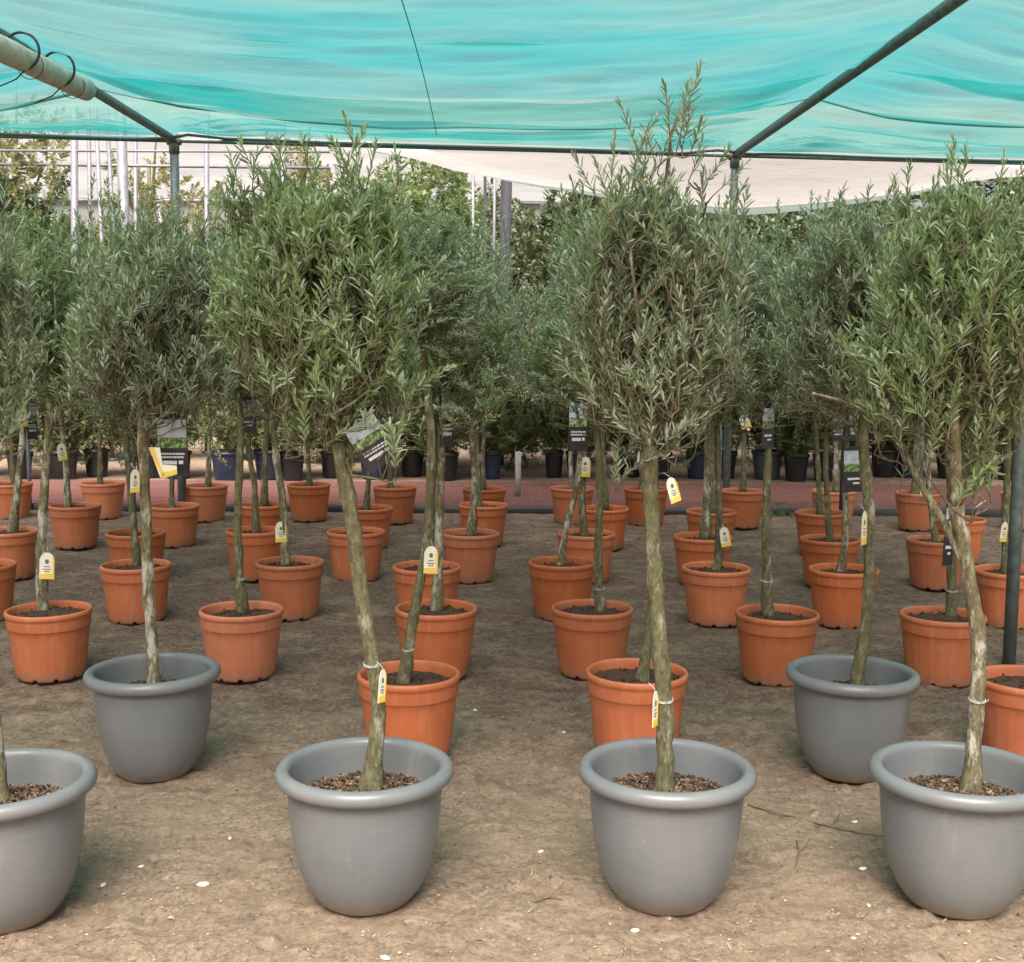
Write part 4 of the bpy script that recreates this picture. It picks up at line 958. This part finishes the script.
# ------------------------------------------------------------------ greenhouse far behind
YG = 25.0
gh = thing('greenhouse', (-8, YG, 0), 'pale film greenhouse with grey steel posts behind the trees at left', 'greenhouse'); go_ = Vector((-8, YG, 0))
s = MB()
zt = at_y(100, 128, YG).z
def film(x0, x1, y0, y1, z0, z1, n=18):
    V = []; Fc = []
    for i in range(n + 1):
        for j in range(7):
            t = j / 6; V.append((x0 + (x1 - x0) * i / n, y0 + (y1 - y0) * t, z0 + (z1 - z0) * t - .12 * math.sin(math.pi * t) + .03 * math.sin(i * 2.3 + j)))
    for i in range(n):
        for j in range(6): Fc.append((i * 7 + j, (i + 1) * 7 + j, (i + 1) * 7 + j + 1, i * 7 + j + 1))
    return V, Fc
V, Fc = film(-24, 4, YG, YG + .02, .9, 4.6); s.add(np.array(V) - np.array(go_), Fc)
s.build('film_wall', M_film, gh)
s = MB(); V, Fc = film(-24, 4, YG - .1, YG + 9, 4.65, 8.5); s.add(np.array(V) - np.array(go_), Fc); s.build('film_roof', M_film, gh)
def gbar(name, a, b, r, mat=M_whitepost, parent=gh, org=go_):
    s = MB(); s.tube([Vector(a) - org, (Vector(a) + Vector(b)) / 2 - org, Vector(b) - org], r, 8); return s.build(name, mat, parent)
for zz in (1.2, 2.3, 3.4, 4.6): gbar('rail', (-24, YG - .06, zz), (4, YG - .06, zz), .04)
for x in np.arange(-24, 4.1, 2.4): gbar('wall_post', (x, YG - .14, -.1), (x, YG - .14, 4.7), .06)
gbar('rail', at_y(-100, 163, 18.5), at_y(330, 168, 18.5), .024)
gbar('rail', at_y(-100, 150, 17.8), at_y(330, 152, 17.8), .018)
PO = [(75, 7, 13.5, 0, 'thick pale'), (89, 4, 14, 2, 'slim pale'), (96, 4, 13, 6, 'thin slanting'), (107, 4, 13.2, 7, 'thin slanting grey'), (121, 10, 12.5, 4, 'thickest pale'), (136, 4, 15, 0, 'slim background'),
      (207, 5, 14, 0, 'single pale'), (283, 5, 14, 0, 'short pale'), (508, 11, 12.5, -3, 'stout pale'), (495, 3, 13.5, -1, 'wire-thin'), (485, 3, 12.5, 0, 'thin pale'), (473, 3, 14, 0, 'thin dark')]
where = ['left of the bare gap at upper left', 'right of the thick post at upper left', 'second of the upper-left cluster', 'third of the upper-left cluster', 'at the right of the upper-left cluster', 'just right of the thickest post', 'right of the left roof post', 'right of the single pale post above the foliage', 'under the white net, middle', 'left of the stout post', 'second left of the stout post, middle', 'farthest left under the white net']
for i, (px, w_, Yp, sl, ds) in enumerate(PO):
    Yp *= 1.32
    tp_ = at_y(px, 128 if px < 400 else 150, Yp); bt = at_y(px + sl, 250, Yp); dirx = (bt - tp_) / (tp_.z - bt.z); bt = tp_ + dirx * (tp_.z + .1)
    if abs(bt.x - tp_.x) > .8: bt.x = tp_.x + math.copysign(.8, bt.x - tp_.x)
    o_ = thing('steel_post', (bt.x, Yp, 0), f'{ds} steel post {where[i]}', 'post', 'pale steel posts behind the trees')
    s = MB(); s.tube([Vector((0, 0, -.1)), (tp_ - Vector((bt.x, Yp, 0))) + Vector((0, 0, .3))], w_ * pxm(Yp) / 2, 10); s.build('shaft', M_whitepost, o_)
    s = MB(); s.tube([Vector((0, 0, -.02)), Vector((0, 0, .03))], w_ * pxm(Yp) * 1.1, 10); s.build('footing', M_galv, o_)
# short stakes among the pots
for (px, y0, y1, w_, Yp, mt, lab) in ((720, 425, 520, 5, 5.9, M_galv2, 'slim grey stake beside the stout trunk right of centre'), (846, 405, 505, 7, 7.7, M_darkpost, 'dark square stake between the two sky-picture signs'),
        (27, 425, 480, 4, 9.0, M_whitepost, 'white stake behind the leaning trunk at the left edge'), (518, 452, 500, 6, 9.9, M_white2, 'whitewashed post in the middle aisle beside the narrow black pot'),
        (923, 405, 490, 5, 9.0, M_galv2, 'grey stake left of the roof post at right')):
    Yp *= 1.31; a = at_y(px, y0, Yp); s = MB(); r = w_ * pxm(Yp) / 2
    s.tube([Vector((0, 0, -.05)), Vector((.003, 0, a.z * .5)), Vector((0, 0, a.z)), Vector((0, 0, a.z + .004))], [r, r, r, r * .6], 8)
    o_ = s.build('support_stake', mt, None, loc=(a.x, Yp, 0)); tag(o_, lab, 'stake')

# ------------------------------------------------------------------ shrubs in black pots
def black_pot_me(mat):
    s = MB(); s.lathe([(.10, .003), (.128, 0), (.133, .01), (.165, .30), (.168, .315), (.178, .318), (.181, .33), (.18, .352), (.172, .356), (.166, .345), (.16, .30)], 40)
    return me_of(s, 'black_pot', mat)
ME_bp = [black_pot_me(M_blackplastic), black_pot_me(M_navy), black_pot_me(M_slate)]
SP = []
for q in range(4):
    bl = [(0, 0, 1.1, .30, .30, .75), (.05, 0, .75, .34, .34, .42), (-.06, 0, 1.6, .22, .22, .5)] if q < 3 else [(0, 0, 1.0, .36, .36, .6), (0, 0, .6, .36, .36, .25), (.1, 0, 1.5, .25, .25, .35)]
    me = crown_mesh('foliage', bl, (0, 0, .33), 200 + q, 560, leaf_l=.05, leaf_w=.013, nl=24, tw_len=(.16, .3), upb=1.0, mat=M_shrub, spread=.8)
    SP.append(me)
s = MB(); s.tube([(0, 0, .28), (.01, .0, .7), (-.01, .01, 1.4), (0, 0, 2.0)], [.02, .017, .012, .005], 8); ME_stem = me_of(s, 'stem', M_bark)
SH = [(-20, 40, 0), (20, 26, 0), (62, 42, 0), (97, 26, 0), (150, 30, 0), (178, 28, 0), (227, 32, 1), (270, 44, 1), (293, 24, 0), (332, 24, 0), (375, 42, 1), (412, 26, 0), (447, 24, 0), (492, 20, 1), (554, 20, 0), (577, 24, 1), (630, 26, 0), (660, 24, 0),
      (697, 24, 1), (725, 24, 0), (767, 36, 2), (796, 26, 0), (824, 24, 0), (884, 28, 0), (910, 30, 1), (950, 30, 0), (1010, 28, 0), (1045, 30, 0)]
pcn = {0: 'black', 1: 'navy', 2: 'slate blue'}; prev = None
sp_names = ['beyond the left frame edge', 'at the far left', 'widest of the far left pots', 'behind the fork of the dark trunk', 'left of the L-shaped tag', 'behind the large upright sign', 'left of the straight trunk', 'behind the crooked trunk', 'squeezed right of navy pot',
  'behind the short thin trunk', 'behind the tilted black sign', 'right of the tilted black sign', 'behind the twisted long sign', 'tall narrow, standing in the middle aisle', 'right side of the middle aisle', 'just left of the upright olive sign', 'left of the middle front trunk', 'right behind the middle front trunk',
  'left of the grey stake', 'right of the grey stake', 'behind the straight spotted trunk', 'right of the slate blue pot', 'left of the dark stake', 'right of the dark rear trunk', 'left of the white-streaked tree', 'behind the white-streaked trunk', 'beside the roof post at right', 'beyond the right frame edge']
rs = np.random.RandomState(77)
for i, (px, w_, ci) in enumerate(SH):
    Yb = at_z(px, 481, 0).y + .15 + rs.uniform(-.1, .5)
    X = at_y(px, 470, Yb).x; sc = max(.62, min(1.15, w_ * pxm(Yb) / .36))
    t_ = thing('potted_shrub', (X, Yb, 0), f'green shrub in {pcn[ci]} pot beyond the brick path, {sp_names[i]}', 'shrub', 'shrubs in dark pots beyond the brick path')
    p = link('pot', ME_bp[ci], t_); p.scale = (sc, sc, 1.0 * (.95 if sc < 1 else 1)); so = link('soil', ME_soil[0], p); so.location.z = .06; so.scale = (.9, .9, 1)
    st = link('stem', ME_stem, t_)
    c = link('foliage', SP[i % 4], t_); c.rotation_euler.z = rs.rand() * 6.28; k = rs.uniform(1.25, 1.6); c.scale = (k, k, rs.uniform(.95, 1.2)); c.location.z = .08
    st.scale = (1, 1, c.scale[2])
# second and third lines of taller shrubs growing in the soil
pos = ['far left', 'left', 'left of the cluster of posts', 'behind the cluster of posts', 'behind the thick curved trunk', 'left of the middle aisle', 'behind the middle aisle', 'behind the middle front tree', 'right of the middle front tree', 'behind the right roof post', 'behind the dark rear tree', 'behind the right front tree', 'far right']
for i, px in enumerate(np.linspace(-40, 1070, 13)):
    Yb = 17.0 + rs.uniform(-.7, .7); X = at_y(px, 400, Yb).x
    t_ = thing('tall_shrub', (X, Yb, 0), f'tall dense green bush standing behind the dark potted shrubs, {pos[i]}', 'bush', 'bushes behind the potted shrubs')
    st = link('stem', ME_stem, t_); c = link('foliage', SP[(i + 1) % 4], t_); c.rotation_euler.z = rs.rand() * 6.28; k = rs.uniform(2.1, 2.6); c.scale = (k, k, rs.uniform(1.25, 1.4)); c.location.z = -.2; st.scale = (1.5, 1.5, 1.3)
# background trees
TM = []
for q, mt in enumerate((M_hedge, M_red, M_shrub)):
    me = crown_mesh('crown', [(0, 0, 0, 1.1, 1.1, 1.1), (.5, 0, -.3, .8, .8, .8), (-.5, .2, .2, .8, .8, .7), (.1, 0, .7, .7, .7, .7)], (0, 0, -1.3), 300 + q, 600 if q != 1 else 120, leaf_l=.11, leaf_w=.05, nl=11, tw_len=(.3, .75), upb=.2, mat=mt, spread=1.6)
    TM.append(me)
s = MB(); s.tube([(0, 0, 0), (.03, 0, 1), (-.03, .02, 2), (0, 0, 3.2)], [.10, .08, .06, .03], 10)
for a in range(5): s.tube([(0, 0, 1.6 + .2 * a), (.3 * math.cos(a * 1.3), .3 * math.sin(a * 1.3), 2.1 + .2 * a), (.7 * math.cos(a * 1.3), .7 * math.sin(a * 1.3), 2.7 + .2 * a)], [.04, .03, .01], 7)
ME_bt = me_of(s, 'trunk', M_bark)
BT = [(15, 175, 15, 1.15, 1, 'reddish leafy tree at the upper left edge'), (150, 205, 16, .8, 1, 'thin yellow-green tree behind the cluster of posts'), (300, 190, 16.5, .85, 1, 'yellow-brown leafy tree above the thick curved tree'), (-50, 230, 14.6, 1.2, 0, 'dark tree beyond the left edge'),
      (420, 215, 15.5, 1.0, 2, 'light green tree under the left end of the white net'), (590, 245, 15, 1.15, 0, 'dark tree right of the stout post under the white net'), (690, 255, 15.8, 1.2, 0, 'dark tree behind the middle front crown'), (790, 262, 15, 1.2, 0, 'dark hedge-like tree right of the right roof post'),
      (900, 255, 15.6, 1.25, 0, 'dark tree behind the right front crown'), (1010, 250, 15, 1.25, 0, 'dark tree at the right edge'), (1100, 250, 15.5, 1.2, 0, 'dark tree beyond the right edge'), (500, 262, 17, 1.1, 0, 'dark tree behind the stout pale post'), (220, 262, 17, .9, 2, 'green tree low behind the left roof post'), (90, 280, 16, 1.0, 2, 'green tree low behind the cluster of posts')]
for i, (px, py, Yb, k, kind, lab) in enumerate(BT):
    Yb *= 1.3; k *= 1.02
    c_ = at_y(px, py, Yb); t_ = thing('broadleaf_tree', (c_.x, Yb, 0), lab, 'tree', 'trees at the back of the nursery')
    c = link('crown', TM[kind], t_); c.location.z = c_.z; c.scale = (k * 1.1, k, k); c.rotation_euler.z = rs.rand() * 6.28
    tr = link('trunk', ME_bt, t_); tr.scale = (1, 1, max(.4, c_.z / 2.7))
# far wood closing the view at the right and the gaps
V = []
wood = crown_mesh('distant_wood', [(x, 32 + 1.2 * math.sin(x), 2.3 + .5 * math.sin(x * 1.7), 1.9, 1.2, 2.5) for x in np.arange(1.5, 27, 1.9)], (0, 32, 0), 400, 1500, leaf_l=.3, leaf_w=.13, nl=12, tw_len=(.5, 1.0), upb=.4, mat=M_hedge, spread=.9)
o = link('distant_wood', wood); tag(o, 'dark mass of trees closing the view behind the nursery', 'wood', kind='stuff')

# ------------------------------------------------------------------ small things on the ground
rs = np.random.RandomState(9)
def gz(x, y):
    i = int(np.clip(np.searchsorted(gx, x), 1, nx - 1)); j = int(np.clip(np.searchsorted(gy, y), 1, ny - 1)); return float(ZZ[j, i])
s = MB()
ico = np.array([(0, 0, 1), (.9, 0, .3), (.28, .85, .3), (-.73, .53, .3), (-.73, -.53, .3), (.28, -.85, .3), (0, 0, -.6)])
icf = [(0, 1, 2), (0, 2, 3), (0, 3, 4), (0, 4, 5), (0, 5, 1), (6, 2, 1), (6, 3, 2), (6, 4, 3), (6, 5, 4), (6, 1, 5)]
for i in range(9000):
    y = 2.6 + 9.0 * rs.rand() ** 1.7; x = rs.uniform(-.48, .48) * y; r = rs.uniform(.0015, .0055) * (1.6 if rs.rand() < .06 else 1)
    v = ico * r * rs.uniform(.6, 1.3, (1, 3)) * rs.uniform(.8, 1.2, (7, 1)); v[:, 2] *= .6
    s.add(v + np.array([x, y, gz(x, y) + r * .2]), icf, 0, float(np.clip(rs.normal(.6, .3), 0, 1)))
m, t, b = new_mat('grit'); at = N(t, 'Attribute'); at.attribute_name = 'rnd'
L(t, ramp(t, at.outputs['Fac'], [(0, (.07, .045, .03)), (.5, (.26, .18, .12)), (.85, (.38, .29, .21)), (1, (.48, .40, .31))]), b.inputs['Base Color']); b.inputs['Roughness'].default_value = .95
o = s.build('grit', m, attr=True, smooth=False); tag(o, 'fine grit and soil crumbs scattered over the ground', 'grit', kind='stuff')
s = MB()
for i in range(900):       # fallen olive leaves and bits of straw
    y = 2.6 + 8.6 * rs.rand() ** 1.2; x = rs.uniform(-.47, .47) * y; a = rs.rand() * 6.28; l = rs.uniform(.012, .035); w_ = l * rs.uniform(.1, .25); z = gz(x, y) + .005
    d = np.array([math.cos(a), math.sin(a), rs.normal(0, .15)]); pq = np.array([-math.sin(a), math.cos(a), rs.normal(0, .2)])
    c = np.array([x, y, z]); s.add([c - d * l / 2, c - pq * w_ / 2, c + d * l / 2 + [0, 0, .002], c + pq * w_ / 2], [(0, 1, 2, 3)], 0, float(rs.rand()))
m, t, b = new_mat('dry_leaf'); at = N(t, 'Attribute'); at.attribute_name = 'rnd'
L(t, ramp(t, at.outputs['Fac'], [(0, (.06, .04, .025)), (.55, (.18, .13, .08)), (.8, (.34, .28, .19)), (1, (.46, .42, .33))]), b.inputs['Base Color']); b.inputs['Roughness'].default_value = .7
o = s.build('leaf_litter', m, attr=True, smooth=False); tag(o, 'dry olive leaves and straw bits littering the ground', 'leaf litter', kind='stuff')
M_peb = plain('pale_stone', (.62, .58, .48), .7, 0, .15, 40)
PB = [(203, 883, 13, 'largest pale pebble on the sand between the left edge pot and the next'), (141, 867, 7, 'small white chip left of the largest pale pebble'), (230, 837, 6, 'pale pebble above the largest one, left front'), (541, 852, 7, 'pale pebble in the sand of the middle front gap'),
      (863, 868, 9, 'white pebble left of the right front grey pot'), (855, 823, 7, 'white pebble above the other one left of the right front pot'), (635, 930, 10, 'pale flat chip near the bottom below the middle grey pot'), (385, 960, 12, 'pale chip at the bottom edge left of centre'),
      (103, 880, 9, 'pale chip by the foot of the left edge pot'), (564, 730, 6, 'tiny white stone between the two nearest orange pots'), (475, 709, 6, 'tiny white stone right of the nearest left orange pot'), (869, 900, 6, 'tiny stone nearest the right front pot foot')]
for (px, py, w_, lab) in PB:
    p = at_z(px, py, 0); r = w_ * pxm(p.y) / 2; s = MB(); ang = rs.rand() * 3
    V = []; Fc = []
    for i in range(7):
        for k in range(12):
            f_ = math.pi * i / 6; q = 2 * math.pi * k / 12; V.append((r * math.sin(f_) * math.cos(q) * (1 + .15 * math.sin(2 * q + ang)), r * .62 * math.sin(f_) * math.sin(q), r * .35 * math.cos(f_) * (1 + .2 * math.sin(q * 3))))
    for i in range(6):
        for k in range(12): Fc.append((i * 12 + k, (i + 1) * 12 + k, (i + 1) * 12 + (k + 1) % 12, i * 12 + (k + 1) % 12))
    s.add(V, Fc); o = s.build('pebble', M_peb, loc=(p.x, p.y, gz(p.x, p.y) + r * .18)); o.rotation_euler.z = ang; tag(o, lab, 'pebble', 'pale pebbles on the sand')
def twig(pts, w_, lab):
    P_ = []
    for (px, py) in pts:
        p = at_z(px, py, 0); p.z = gz(p.x, p.y) + .006; P_.append(p)
    o0 = P_[0].copy(); P_ = smooth_path([q - o0 for q in P_], 5); r = w_ * pxm(o0.y) / 2
    s = MB(); s.tube(P_, list(np.linspace(r, r * .6, len(P_))), 6); k = len(P_) // 2; s.tube([P_[k], P_[k] + Vector((.03, .03, .01)), P_[k] + Vector((.05, .07, .012))], r * .5, 5)
    o = s.build('fallen_twig', M_blackplastic if False else M_twig, loc=o0); tag(o, lab, 'twig')
twig([(748, 808), (790, 816), (830, 824), (862, 832), (884, 836)], 2.4, 'long dark twig lying left of the right front grey pot')
twig([(797, 840), (799, 852), (795, 866)], 2.2, 'short upright-lying twig below the long one')
twig([(535, 905), (548, 900), (562, 902)], 2.0, 'small dark twig at the bottom right of the left centre pot')
s = MB()
for i in range(420):
    p = at_z(rs.normal(780, 24), rs.uniform(505, 517), 0); a = rs.rand() * 6.28; h_ = rs.uniform(.02, .07); w_ = .006; lean = rs.normal(0, .03, 2)
    s.add([(p.x - w_ * math.cos(a), p.y - w_ * math.sin(a), 0), (p.x + w_ * math.cos(a), p.y + w_ * math.sin(a), 0), (p.x + lean[0] + w_ * .6, p.y + lean[1], h_ * .7), (p.x + lean[0] * 1.8, p.y + lean[1] * 1.8, h_)], [(0, 1, 2, 3)], 0, float(rs.rand()))
o = s.build('weeds', M_shrub, attr=True, smooth=False); tag(o, 'small patch of green weeds in front of the brick path, right of centre', 'weeds', kind='stuff')
